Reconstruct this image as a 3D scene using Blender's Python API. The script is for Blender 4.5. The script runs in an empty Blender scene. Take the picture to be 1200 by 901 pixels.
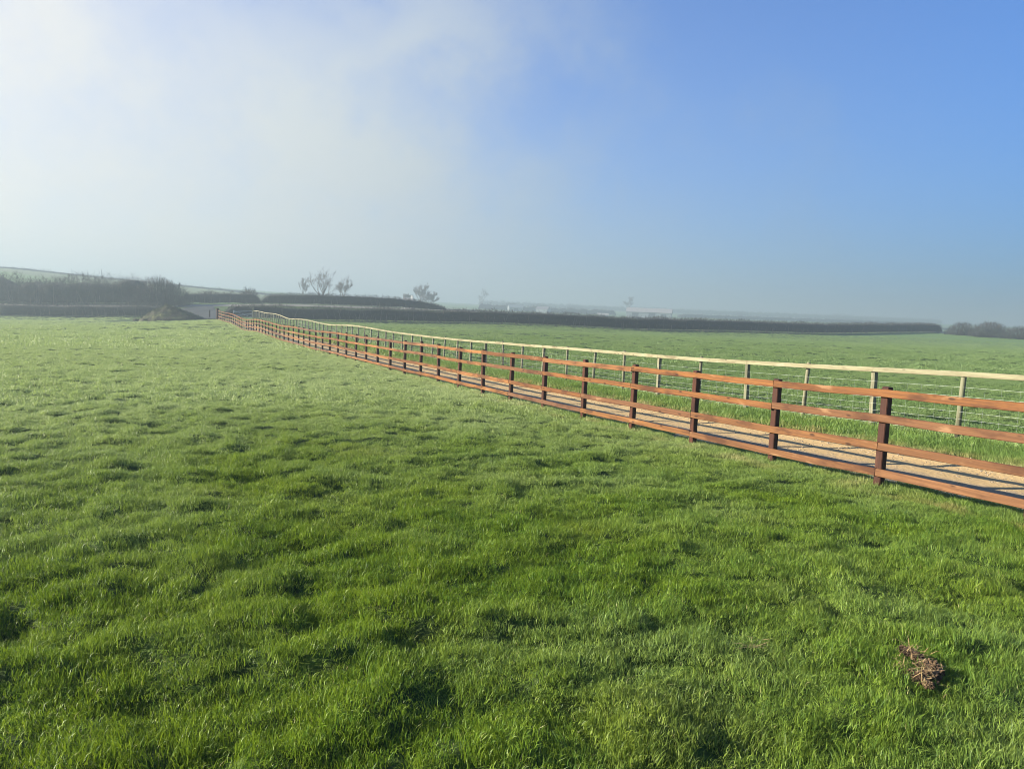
import bpy, math, random
import numpy as np
from mathutils import Matrix, Vector
random.seed(7)
rng = np.random.default_rng(7)
SC = bpy.context.scene
COL = SC.collection
R = math.radians

# ------------------------------------------------------------------ camera
EYE = 1.72                       # eye height above the turf under the camera; x right, y ahead, z up
F = 900.0 / 1200.0
PITCH = math.atan((450.5 - 368.0) / 900.0)
ROLL = R(2.5)
cam_d = bpy.data.cameras.new('camera')
cam_d.sensor_width = 36.0
cam_d.lens = 36.0 * F
cam_d.clip_start = 0.05
cam_d.clip_end = 9000.0
cam = bpy.data.objects.new('camera', cam_d)
COL.objects.link(cam)
_f = Vector((0, math.cos(PITCH), -math.sin(PITCH)))
_u = Vector((0, math.sin(PITCH), math.cos(PITCH)))
_x = Vector((1, 0, 0))
_r = _x * math.cos(ROLL) + _u * math.sin(ROLL)
_up = -_x * math.sin(ROLL) + _u * math.cos(ROLL)
cam.matrix_world = Matrix(((_r.x, _up.x, -_f.x, 0), (_r.y, _up.y, -_f.y, 0), (_r.z, _up.z, -_f.z, EYE), (0, 0, 0, 1)))
SC.camera = cam

# ------------------------------------------------------------------ light
SUN_AZ, SUN_EL = R(-92.0), R(20.0)        # azimuth from +Y towards +X
S = Vector((math.sin(SUN_AZ) * math.cos(SUN_EL), math.cos(SUN_AZ) * math.cos(SUN_EL), math.sin(SUN_EL)))
sun_d = bpy.data.lights.new('sun', 'SUN')
sun_d.energy = 5.0
sun_d.angle = R(0.53)
sun_d.color = (1.0, 0.90, 0.76)
sun = bpy.data.objects.new('sun', sun_d)
sun.rotation_euler = S.to_track_quat('Z', 'Y').to_euler()
sun.location = (-60, 0, 60)
COL.objects.link(sun)

HAZE_DENSITY = 0.0021
SC.view_settings.view_transform = 'Standard'
SC.view_settings.look = 'None'
SC.view_settings.gamma = 1.0
SC.view_settings.exposure = 1.75
SC.view_settings.use_curve_mapping = False
SC.cycles.volume_bounces = 1
SC.cycles.use_denoising = True
SC.cycles.denoising_prefilter = 'ACCURATE'
SC.cycles.filter_width = 0.9
SC.cycles.max_bounces = 8
SC.cycles.transparent_max_bounces = 16


def nd(nt, t, **kw):
    n = nt.nodes.new(t)
    for k, v in kw.items():
        setattr(n, k, v)
    return n


def ramp(nt, stops, interp='LINEAR'):
    n = nt.nodes.new('ShaderNodeValToRGB')
    cr = n.color_ramp
    cr.interpolation = interp
    while len(cr.elements) < len(stops):
        cr.elements.new(0.5)
    for e, (p, c) in zip(cr.elements, stops):
        e.position = p
        e.color = (c, c, c, 1) if isinstance(c, (int, float)) else (*c, 1)
    return n


def math_n(nt, op, a, b=None, c=None, clamp=False):
    n = nt.nodes.new('ShaderNodeMath')
    n.operation = op
    n.use_clamp = clamp
    for i, v in enumerate((a, b, c)):
        if v is None:
            continue
        if isinstance(v, (int, float)):
            n.inputs[i].default_value = v
        else:
            nt.links.new(v, n.inputs[i])
    return n.outputs[0]


def mix_col(nt, fac, a, b, blend='MIX'):
    n = nt.nodes.new('ShaderNodeMix')
    n.data_type = 'RGBA'
    n.blend_type = blend
    for s, v in ((n.inputs[0], fac), (n.inputs[6], a), (n.inputs[7], b)):
        if isinstance(v, (int, float)):
            s.default_value = v
        elif isinstance(v, tuple):
            s.default_value = (*v, 1)
        else:
            nt.links.new(v, s)
    return n.outputs[2]


def noise_n(nt, vec, scale, detail=3, rough=0.55, dim='3D'):
    n = nt.nodes.new('ShaderNodeTexNoise')
    n.noise_dimensions = dim
    n.inputs['Scale'].default_value = scale
    n.inputs['Detail'].default_value = detail
    n.inputs['Roughness'].default_value = rough
    if vec is not None:
        nt.links.new(vec, n.inputs['Vector'])
    return n.outputs['Fac']


# sky: Nishita blue, thinned towards the horizon by mist, with a drifting bank of fog on the sun's side
W = bpy.data.worlds.new('World')
SC.world = W
W.use_nodes = True
nt = W.node_tree
nt.nodes.clear()
out = nd(nt, 'ShaderNodeOutputWorld')
bg = nd(nt, 'ShaderNodeBackground')
bg.inputs['Strength'].default_value = 0.05
sky = nd(nt, 'ShaderNodeTexSky', sky_type='NISHITA', sun_disc=False)
sky.sun_elevation = SUN_EL
sky.sun_rotation = SUN_AZ
sky.air_density = 1.0
sky.dust_density = 0.3
sky.ozone_density = 2.5
tc = nd(nt, 'ShaderNodeTexCoord')
sx = nd(nt, 'ShaderNodeSeparateXYZ')
nt.links.new(tc.outputs['Generated'], sx.inputs[0])
X_, Y_, Z_ = sx.outputs
el = math_n(nt, 'ARCSINE', math_n(nt, 'MAXIMUM', Z_, 0.0))
az = math_n(nt, 'ARCTAN2', X_, Y_)
vd = nd(nt, 'ShaderNodeVectorMath', operation='DOT_PRODUCT')
nt.links.new(tc.outputs['Generated'], vd.inputs[0])
vd.inputs[1].default_value = tuple(S)
cs = vd.outputs['Value']
# mist thickening towards the horizon
n_lo = noise_n(nt, tc.outputs['Generated'], 2.2, 4, 0.55)
n_hi = noise_n(nt, tc.outputs['Generated'], 6.5, 8, 0.62)
mist = math_n(nt, 'POWER', 2.718, math_n(nt, 'DIVIDE', el, -0.28))
mist = math_n(nt, 'MULTIPLY', mist, 0.97, clamp=True)
# fog bank: everything left of about -6 degrees azimuth, edge broken by noise
wob = math_n(nt, 'MULTIPLY_ADD', math_n(nt, 'SUBTRACT', n_lo, 0.5), 0.95, math_n(nt, 'MULTIPLY', math_n(nt, 'SUBTRACT', n_hi, 0.5), 0.5))
d_edge = math_n(nt, 'ADD', math_n(nt, 'SUBTRACT', -0.02, az), wob)
edge = nd(nt, 'ShaderNodeMapRange', interpolation_type='SMOOTHSTEP')
d_edge = math_n(nt, 'MULTIPLY', math_n(nt, 'SUBTRACT', math_n(nt, 'ADD', d_edge, 0.085), math_n(nt, 'MULTIPLY', el, 0.33)), math_n(nt, 'MULTIPLY_ADD', el, 1.5, 0.95))
nt.links.new(d_edge, edge.inputs[0])
edge.inputs[1].default_value = -0.42
edge.inputs[2].default_value = 0.30
topfade = nd(nt, 'ShaderNodeMapRange', interpolation_type='SMOOTHSTEP')
nt.links.new(math_n(nt, 'ADD', el, math_n(nt, 'MULTIPLY', wob, 0.9)), topfade.inputs[0])
topfade.inputs[1].default_value = 0.62
topfade.inputs[2].default_value = 0.30
hole = nd(nt, 'ShaderNodeMapRange', interpolation_type='SMOOTHSTEP')
nt.links.new(n_hi, hole.inputs[0])
hole.inputs[1].default_value = 0.30
hole.inputs[2].default_value = 0.62
bank = math_n(nt, 'MULTIPLY', edge.outputs[0], topfade.outputs[0])
gap_az = math_n(nt, 'MULTIPLY', math_n(nt, 'ADD', az, 0.40), 6.5)
gap_el = math_n(nt, 'MULTIPLY', math_n(nt, 'SUBTRACT', el, 0.42), 8.0)
gap_d = math_n(nt, 'ADD', math_n(nt, 'MULTIPLY', gap_az, gap_az), math_n(nt, 'MULTIPLY', gap_el, gap_el))
gap = math_n(nt, 'SUBTRACT', 1.0, math_n(nt, 'MULTIPLY', math_n(nt, 'POWER', 2.718, math_n(nt, 'MULTIPLY', gap_d, -1.0)), 0.50))
bank = math_n(nt, 'MULTIPLY', bank, gap)
bank = math_n(nt, 'MULTIPLY', bank, math_n(nt, 'MULTIPLY_ADD', hole.outputs[0], 0.28, 0.70))
fogf = math_n(nt, 'SUBTRACT', 1.0, math_n(nt, 'MULTIPLY', math_n(nt, 'SUBTRACT', 1.0, mist), math_n(nt, 'SUBTRACT', 1.0, bank)))
# fog scatters more light near the sun
glow = ramp(nt, [(0.0, (0.95, 1.65, 2.6)), (0.25, (1.2, 1.95, 2.75)), (0.5, (2.9, 3.5, 3.95)), (0.66, (4.45, 4.75, 4.75)), (0.78, (5.6, 5.6, 5.35)), (1.0, (7.2, 7.0, 6.6))])
nt.links.new(math_n(nt, 'MULTIPLY_ADD', cs, 0.5, 0.5), glow.inputs[0])
skyc = mix_col(nt, 1.0, sky.outputs[0], (0.24, 0.71, 1.38), 'MULTIPLY')
nt.links.new(mix_col(nt, fogf, skyc, glow.outputs[0]), bg.inputs['Color'])
nt.links.new(bg.outputs[0], out.inputs[0])


# ------------------------------------------------------------------ helpers
def tag(o, label=None, cat=None, group=None, kind=None):
    if label:
        o['label'] = label
    if cat:
        o['category'] = cat
    if group:
        o['group'] = group
    if kind:
        o['kind'] = kind
    return o


def empty(name, loc, rz=0.0):
    o = bpy.data.objects.new(name, None)
    o.empty_display_size = 0.2
    o.location = loc
    o.rotation_euler = (0, 0, rz)
    COL.objects.link(o)
    return o


class MB:
    """collects vertices and faces for one mesh"""
    def __init__(self):
        self.v, self.f = [], []

    def add(self, vs, fs):
        b = len(self.v)
        self.v += [tuple(p) for p in vs]
        self.f += [tuple(b + i for i in f) for f in fs]

    def box(self, lo, hi):
        (a, b, c), (d, e, f) = lo, hi
        self.add([(a, b, c), (d, b, c), (d, e, c), (a, e, c), (a, b, f), (d, b, f), (d, e, f), (a, e, f)],
                 [(0, 3, 2, 1), (4, 5, 6, 7), (0, 1, 5, 4), (1, 2, 6, 5), (2, 3, 7, 6), (3, 0, 4, 7)])

    def tube(self, pts, rad, n=6, cap=True):
        pts = [Vector(p) for p in pts]
        m = len(pts)
        vs, fs = [], []
        for i, p in enumerate(pts):
            d = (pts[min(i + 1, m - 1)] - pts[max(i - 1, 0)]).normalized()
            a = d.cross(Vector((0, 0, 1)))
            if a.length < 0.05:
                a = d.cross(Vector((0, 1, 0)))
            a.normalize()
            b = a.cross(d)
            r = rad[i] if isinstance(rad, (list, tuple)) else rad
            for k in range(n):
                t = 2 * math.pi * k / n
                vs.append(p + (a * math.cos(t) + b * math.sin(t)) * r)
        for i in range(m - 1):
            for k in range(n):
                k2 = (k + 1) % n
                fs.append((i * n + k, i * n + k2, (i + 1) * n + k2, (i + 1) * n + k))
        if cap:
            fs.append(tuple(range(n - 1, -1, -1)))
            fs.append(tuple((m - 1) * n + k for k in range(n)))
        self.add(vs, fs)

    def build(self, name, mat, parent=None, smooth=False):
        me = bpy.data.meshes.new(name)
        me.from_pydata(self.v, [], self.f)
        return link(name, me, mat, parent, smooth)


def link(name, me, mat, parent=None, smooth=False):
    if mat is not None and not me.materials:
        me.materials.append(mat)
    if smooth:
        me.polygons.foreach_set('use_smooth', [True] * len(me.polygons))
    me.update()
    o = bpy.data.objects.new(name, me)
    COL.objects.link(o)
    if parent is not None:
        o.parent = parent
    return o


def np_mesh(name, V, Fq):
    """V (n,3), Fq (m,k) faces of k corners"""
    me = bpy.data.meshes.new(name)
    V = np.asarray(V, np.float32)
    Fq = np.asarray(Fq, np.int32)
    m, k = Fq.shape
    me.vertices.add(len(V))
    me.vertices.foreach_set('co', V.ravel())
    me.loops.add(m * k)
    me.loops.foreach_set('vertex_index', Fq.ravel())
    me.polygons.add(m)
    me.polygons.foreach_set('loop_start', np.arange(m, dtype=np.int32) * k)
    me.polygons.foreach_set('loop_total', np.full(m, k, np.int32))
    me.update(calc_edges=True)
    return me


_perm = np.random.default_rng(3).permutation(256)
_perm = np.concatenate([_perm, _perm])
_gr = np.stack([np.cos(np.arange(16) * math.pi / 8), np.sin(np.arange(16) * math.pi / 8)], 1)


def perlin(x, y):
    xi = np.floor(x).astype(int)
    yi = np.floor(y).astype(int)
    xf, yf = x - xi, y - yi
    u = xf * xf * xf * (xf * (xf * 6 - 15) + 10)
    v = yf * yf * yf * (yf * (yf * 6 - 15) + 10)

    def g(ix, iy, fx, fy):
        h = _perm[_perm[ix & 255] + (iy & 255)] & 15
        return _gr[h, 0] * fx + _gr[h, 1] * fy
    a = g(xi, yi, xf, yf)
    b = g(xi + 1, yi, xf - 1, yf)
    c = g(xi, yi + 1, xf, yf - 1)
    d = g(xi + 1, yi + 1, xf - 1, yf - 1)
    return (a + u * (b - a)) + v * ((c + u * (d - c)) - (a + u * (b - a)))


def smooth(a, b, x):
    t = np.clip((x - a) / (b - a), 0, 1)
    return t * t * (3 - 2 * t)


# ------------------------------------------------------------------ the lie of the land
# brown fence: post k stands at (F1X, F1Y), turf height F1Z (relative to the eye)
K1 = np.arange(-4, 51)
F1Y = np.where(K1 <= 38, 9.13 + 1.62 * K1, 70.69 + 1.75 * (K1 - 38))
_px = [9.05567476e-06, -9.37130458e-04, -7.43202366e-01, 4.46899954]
_ext = np.array([-25.67, -26.48, -27.3, -28.16, -29.02, -29.88, -30.76, -31.64, -32.56, -33.44, -34.36, -35.25])
F1X = np.where(K1 <= 38, np.polyval(_px, K1), np.interp(K1, np.arange(39, 51), _ext))
_z1 = [-1.72, -1.74, -1.77, -1.80, -1.84, -1.91, -1.95, -1.99, -2.04, -2.08, -2.11, -2.14, -2.18, -2.19, -2.22, -2.26, -2.28, -2.30, -2.32, -2.34, -2.36,
       -2.37, -2.40, -2.44, -2.47, -2.49, -2.49, -2.50, -2.51, -2.53, -2.54, -2.55, -2.53, -2.51, -2.49, -2.48, -2.46, -2.46,
       -2.49, -2.54, -2.60, -2.66, -2.68, -2.60, -2.54, -2.50, -2.43, -2.38, -2.36, -2.35, -2.34, -2.32, -2.30, -2.27, -2.24]
F1Z = np.array(_z1)
# pale fence
K2 = np.arange(-5, 62)
F2Y = 13.4 * (1 + 0.1207 * K2)
F2X = 13.4 * (0.5865 - 0.05605 * K2)
_rz = [-0.7, -0.77, -0.84, -0.90, -0.96, -1.0, -1.03, -1.06, -1.09, -1.13, -1.17, -1.2, -1.24, -1.28, -1.31, -1.33, -1.35, -1.36, -1.37, -1.38, -1.38,
       -1.37, -1.35, -1.33, -1.32, -1.32, -1.33, -1.37, -1.42, -1.47, -1.51, -1.52, -1.51, -1.49, -1.46, -1.43, -1.41, -1.40, -1.41, -1.44,
       -1.48, -1.51, -1.53, -1.51, -1.44, -1.37, -1.31, -1.26, -1.23, -1.22, -1.22, -1.24, -1.25, -1.25, -1.23, -1.2, -1.18, -1.16, -1.15,
       -1.15, -1.18, -1.25]
F2R = np.concatenate([[-0.45, -0.5, -0.55, -0.6, -0.65], _rz])     # height of the top rail
F2Z = F2R - 1.13
SLOPE = -0.468
COSA = 1 / math.sqrt(1 + SLOPE * SLOPE)


def f1x(y):
    y = np.asarray(y, float)
    lo = F1X[0] + (y - F1Y[0]) * -0.45
    hi = F1X[-1] + (y - F1Y[-1]) * -0.5
    return np.where(y < F1Y[0], lo, np.where(y > F1Y[-1], hi, np.interp(y, F1Y, F1X)))


def across(x, y):
    """metres from the brown fence, positive on the track's side"""
    return (x - f1x(y)) * COSA


def f2x(y):
    return F2X[0] + (np.asarray(y, float) - F2Y[0]) * -0.4643


def PX(px, dist):
    """bearing of column px on the horizon line, at a distance along y"""
    return ((px - 600.0) / 900.0 - 0.0035) / 1.0038 * dist


ctrl = []
for i in range(0, len(K1), 2):
    ctrl.append((F1X[i], F1Y[i], F1Z[i] - 0.03))
for i in range(0, len(K2), 2):
    ctrl.append((F2X[i], F2Y[i], F2Z[i]))
ctrl += [(0, 2, -1.72), (-3, 4, -1.73), (2.5, 3, -1.71), (-4, 9, -1.78), (0, 12, -1.86), (-7, 16, -1.92), (-12, 28, -2.2), (-6, 30, -2.25),
         (-20, 45, -2.6), (-34, 60, -3.0), (-30, 45, -2.75), (-50, 75, -3.4), (-40, 90, -3.2), (-62, 100, -3.75), (-70, 104, -4.0), (-55, 104, -3.4), (-46, 104, -2.75),
         (-42, 104, -2.55), (-10, 1, -1.8), (-25, 10, -2.1), (-60, 30, -3.1), (-90, 60, -4.2), (-95, 110, -4.6), (12, 2, -1.6),
         (20, 8, -1.65), (30, 20, -1.75), (60, 40, -1.8), (20, 45, -2.1), (40, 80, -1.95), (-14, 90, -2.4), (10, 95, -2.15), (90, 100, -1.7), (120, 60, -1.6),
         (-33, 119, -2.5), (-14, 125, -2.1), (22, 129, -1.93), (60, 150, -1.65), (95, 175, -1.6), (130, 190, -1.7), (130, 150, -1.7),
         (PX(-150, 120), 130, -4.9), (PX(0, 128), 128, -4.05), (PX(50, 128), 128, -3.85), (PX(100, 128), 128, -3.6), (PX(150, 127), 127, -3.3), (PX(205, 127), 127, -2.9),
         (-110, 142, -2.8), (-62, 142, -1.05),
         # beyond the hedges the ground banks up to the lane
         (-96, 142, -2.35), (-75, 142, -1.55), (-56, 142, -0.75), (-45, 142, -0.2), (-32, 143, 0.05), (-11, 146, -0.05), (20, 165, -0.1), (55, 190, 0.2), (95, 210, 0.4), (140, 225, 0.3), (-110, 160, -1.9), (-75, 162, -1.2), (-48, 156, -0.25), (-34, 160, 0.0), (-12, 166, 0.0), (-40, 190, 0.2), (0, 200, 0.3), (40, 200, 0.2),
         (0, -15, -1.7), (-40, -20, -2.0), (40, -20, -1.6), (0, -80, -1.8), (-120, -60, -2.5), (120, -60, -1.6), (-160, 60, -5), (180, 60, -1.7)]
ctrl = np.array(ctrl)


def _U(r2):
    return np.where(r2 > 1e-9, r2 * np.log(np.maximum(r2, 1e-9)), 0.0)


_n = len(ctrl)
_d2 = ((ctrl[:, None, :2] - ctrl[None, :, :2]) ** 2).sum(-1)
_A = np.zeros((_n + 3, _n + 3))
_A[:_n, :_n] = _U(_d2) + np.eye(_n) * 0.6
_A[:_n, _n] = 1
_A[:_n, _n + 1:] = ctrl[:, :2]
_A[_n, :_n] = 1
_A[_n + 1:, :_n] = ctrl[:, :2].T
_sol = np.linalg.solve(_A, np.concatenate([ctrl[:, 2], [0, 0, 0]]))


def terrain(x, y):
    """smooth ground height (absolute z)"""
    x = np.atleast_1d(np.asarray(x, float))
    y = np.atleast_1d(np.asarray(y, float))
    r = np.hypot(x, y)
    k = np.minimum(1, 215 / np.maximum(r, 1e-6))
    xc, yc = x * k, y * k
    z = np.full(x.shape, _sol[_n]) + _sol[_n + 1] * xc + _sol[_n + 2] * yc
    for i in range(_n):
        z += _sol[i] * _U((xc - ctrl[i, 0]) ** 2 + (yc - ctrl[i, 1]) ** 2)
    a = np.degrees(np.arctan2(x, y))
    H = np.interp(a, [-180, -120, -60, -38, -33, -17, -10, -2, 5, 60, 180], [0, 4, 10, 11.3, 10.7, 4.4, 2.0, 0.4, 0, 0, 0])
    zf = np.interp(r, [190, 260, 400, 470, 1000, 1300], [0.1, -0.2, -0.4, 0.9, 10.0, 12.0]) + H * smooth(190, 430, r)
    w = smooth(165, 225, r)
    return EYE + z * (1 - w) + zf * w


def tz(x, y):
    return float(terrain(x, y)[0])


def track_mask(x, y):
    q = across(x, y) + 0.2 * perlin(x * 0.9, y * 0.9) + 0.20 * perlin(x * 3.1 + 9, y * 3.1)
    wide = 3.05
    return smooth(0.42, 0.55, q) * (1 - smooth(wide - 0.12, wide + 0.12, q)) * (y < 101)


def bumps(x, y):
    r = np.hypot(x, y)
    xw = x + 0.25 * perlin(x * 0.7, y * 0.7)
    yw = y + 0.25 * perlin(x * 0.7 + 31, y * 0.7 + 7)
    t = np.clip(perlin(xw * 2.3, yw * 2.3) + 0.1, 0, 1)
    t2 = perlin(xw * 4.3 + 5, yw * 4.3) + .5 * perlin(xw * 8.5, yw * 8.5 + 9)
    t0 = perlin(x * 0.33, y * 0.33 + 11)
    pit = -np.clip(-perlin(xw * 1.7 + 40, yw * 1.7) - 0.20, 0, 1)
    far = smooth(25, 60, r)
    b = 0.12 * t + 0.045 * t2 * (1 - far) + 0.03 * t0 + 0.28 * pit + far * 0.30 * np.clip(perlin(x * 0.6 + 3, y * 0.6) - .02, 0, 1)
    q = across(x, y)
    calm = smooth(-1.3, -0.1, q) * (1 - smooth(4.2, 6.0, q)) * (y < 105)
    q2 = smooth(95, 110, r)
    return b * (1 - 0.85 * calm) * (1 - 0.6 * q2)


# ------------------------------------------------------------------ materials
def new_mat(name):
    m = bpy.data.materials.new(name)
    m.use_nodes = True
    nt = m.node_tree
    b = nt.nodes['Principled BSDF']
    return m, nt, b


def world_pos(nt):
    return nt.nodes.new('ShaderNodeNewGeometry').outputs['Position']


def sward(nt):
    """colour of the turf as it varies over the field"""
    pos = world_pos(nt)
    big = noise_n(nt, pos, 0.16, 3, 0.6)
    mid = noise_n(nt, pos, 0.9, 4, 0.6)
    fin = noise_n(nt, pos, 5.0, 3, 0.6)
    c = mix_col(nt, ramp_f(nt, mid, 0.36, 0.64), (0.050, 0.135, 0.006), (0.140, 0.215, 0.010))
    c = mix_col(nt, math_n(nt, 'MULTIPLY', ramp_f(nt, fin, 0.50, 0.68), 0.6), c, (0.20, 0.28, 0.014))
    c = mix_col(nt, math_n(nt, 'MULTIPLY', ramp_f(nt, fin, 0.48, 0.32), 0.55), c, (0.035, 0.10, 0.008))
    c = mix_col(nt, math_n(nt, 'MULTIPLY', ramp_f(nt, big, 0.42, 0.66), 0.55), c, (0.066, 0.175, 0.022))
    return pos, mid, big, c


def ramp_f(nt, v, a, b):
    n = nt.nodes.new('ShaderNodeMapRange')
    n.interpolation_type = 'SMOOTHSTEP'
    nt.links.new(v, n.inputs[0])
    n.inputs[1].default_value = a
    n.inputs[2].default_value = b
    return n.outputs[0]


def mat_blade():
    m, nt, b = new_mat('grass_blade')
    pos, mid, big, c = sward(nt)
    oi = nt.nodes.new('ShaderNodeObjectInfo')
    at = nd(nt, 'ShaderNodeAttribute', attribute_type='INSTANCER', attribute_name='dry')
    dew_sheen = nd(nt, 'ShaderNodeAttribute', attribute_type='INSTANCER', attribute_name='dew_sheen')
    isl = nt.nodes.new('ShaderNodeNewGeometry').outputs['Random Per Island']
    c = mix_col(nt, math_n(nt, 'MULTIPLY', oi.outputs['Random'], 0.5), c, (0.10, 0.21, 0.008))
    c = mix_col(nt, math_n(nt, 'MULTIPLY', isl, 0.55), c, (0.24, 0.32, 0.028))
    c = mix_col(nt, math_n(nt, 'MULTIPLY', math_n(nt, 'LESS_THAN', isl, 0.22), 0.6), c, (0.030, 0.085, 0.008))
    c = mix_col(nt, math_n(nt, 'MULTIPLY', math_n(nt, 'GREATER_THAN', isl, 0.955), 0.8), c, (0.36, 0.32, 0.14))
    cool = nd(nt, 'ShaderNodeAttribute', attribute_type='INSTANCER', attribute_name='cool')
    c = mix_col(nt, math_n(nt, 'MULTIPLY', cool.outputs['Fac'], 0.8), c, (0.048, 0.130, 0.030))
    c = mix_col(nt, at.outputs['Fac'], c, (0.34, 0.25, 0.10))
    c = mix_col(nt, math_n(nt, 'MULTIPLY', dew_sheen.outputs['Fac'], 0.62), c, (0.52, 0.60, 0.32))  # pale dewy drifts and a painted backlit sheen, both in the blade colour
    nt.links.new(c, b.inputs['Base Color'])
    b.inputs['Roughness'].default_value = 0.42
    b.inputs['Specular IOR Level'].default_value = 0.16
    tr = nt.nodes.new('ShaderNodeBsdfTranslucent')
    nt.links.new(mix_col(nt, 0.5, c, (0.26, 0.36, 0.02)), tr.inputs[0])
    mx = nt.nodes.new('ShaderNodeMixShader')
    mx.inputs[0].default_value = 0.32
    nt.links.new(b.outputs[0], mx.inputs[1])
    nt.links.new(tr.outputs[0], mx.inputs[2])
    nt.links.new(mx.outputs[0], nt.nodes['Material Output'].inputs[0])
    return m


def mat_ground():
    m, nt, b = new_mat('field_turf')
    pos, mid, big, c = sward(nt)
    fine = noise_n(nt, pos, 9.0, 4, 0.7)
    c2 = mix_col(nt, ramp_f(nt, fine, 0.4, 0.7), mix_col(nt, 0.85, c, (0.020, 0.032, 0.006)), mix_col(nt, 0.6, c, (0.030, 0.052, 0.008)))
    # distant farmland: broad fields of slightly different greens
    ln = nd(nt, 'ShaderNodeVectorMath', operation='LENGTH')
    nt.links.new(pos, ln.inputs[0])
    vor = nd(nt, 'ShaderNodeTexVoronoi', feature='F1')
    vor.inputs['Scale'].default_value = 0.006
    nt.links.new(pos, vor.inputs['Vector'])
    sp = nd(nt, 'ShaderNodeSeparateColor')
    nt.links.new(vor.outputs['Color'], sp.inputs[0])
    fld = ramp(nt, [(0.0, (0.080, 0.150, 0.035)), (0.35, (0.105, 0.175, 0.042)), (0.6, (0.09, 0.155, 0.05)), (0.8, (0.12, 0.15, 0.06)), (1.0, (0.075, 0.15, 0.04))], 'CONSTANT')
    nt.links.new(sp.outputs[0], fld.inputs[0])
    c2 = mix_col(nt, ramp_f(nt, ln.outputs['Value'], 150, 190), c2, fld.outputs[0])
    nt.links.new(c2, b.inputs['Base Color'])
    b.inputs['Roughness'].default_value = 0.85
    b.inputs['Specular IOR Level'].default_value = 0.2
    bp = nt.nodes.new('ShaderNodeBump')
    bp.inputs['Strength'].default_value = 0.7
    bp.inputs['Distance'].default_value = 0.05
    nt.links.new(fine, bp.inputs['Height'])
    nt.links.new(bp.outputs[0], b.inputs['Normal'])
    return m


def mat_track():
    m, nt, b = new_mat('track_stone')
    pos = world_pos(nt)
    uv = nt.nodes.new('ShaderNodeUVMap')
    uv.uv_map = 'UVMap'
    s = nt.nodes.new('ShaderNodeSeparateXYZ')
    nt.links.new(uv.outputs[0], s.inputs[0])
    n1 = noise_n(nt, pos, 1.3, 5, 0.65)
    n2 = noise_n(nt, pos, 14.0, 5, 0.7)
    mp = nt.nodes.new('ShaderNodeMapping')
    mp.inputs['Scale'].default_value = (3.2, 0.25, 1)
    nt.links.new(uv.outputs[0], mp.inputs[0])
    st = noise_n(nt, mp.outputs[0], 1.6, 5, 0.65)
    v = math_n(nt, 'ADD', s.outputs[0], math_n(nt, 'MULTIPLY', math_n(nt, 'SUBTRACT', n1, 0.5), 0.5))
    # wheelings of rolled grey stone near the brown fence, bare sand towards the verge
    r = ramp(nt, [(0.0, (0.20, 0.165, 0.11)), (0.12, (0.31, 0.255, 0.17)), (0.22, (0.17, 0.145, 0.10)), (0.31, (0.24, 0.20, 0.135)), (0.38, (0.28, 0.215, 0.13)),
                  (0.46, (0.42, 0.295, 0.13)), (0.85, (0.45, 0.315, 0.14)), (1.0, (0.22, 0.15, 0.075))])
    nt.links.new(math_n(nt, 'DIVIDE', v, 3.1), r.inputs[0])
    c = mix_col(nt, math_n(nt, 'MULTIPLY', math_n(nt, 'MULTIPLY', ramp_f(nt, st, 0.42, 0.68), ramp_f(nt, v, 1.5, 0.9)), 0.65), r.outputs[0], (0.12, 0.10, 0.075))
    c = mix_col(nt, math_n(nt, 'MULTIPLY', ramp_f(nt, n2, 0.52, 0.75), 0.5), c, (0.42, 0.34, 0.23))
    c = mix_col(nt, math_n(nt, 'MULTIPLY', ramp_f(nt, n2, 0.46, 0.25), 0.3), c, (0.12, 0.085, 0.05))
    nt.links.new(c, b.inputs['Base Color'])
    b.inputs['Roughness'].default_value = 0.9
    b.inputs['Specular IOR Level'].default_value = 0.2
    bp = nt.nodes.new('ShaderNodeBump')
    bp.inputs['Strength'].default_value = 0.9
    bp.inputs['Distance'].default_value = 0.025
    nt.links.new(n2, bp.inputs['Height'])
    nt.links.new(bp.outputs[0], b.inputs['Normal'])
    return m


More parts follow.
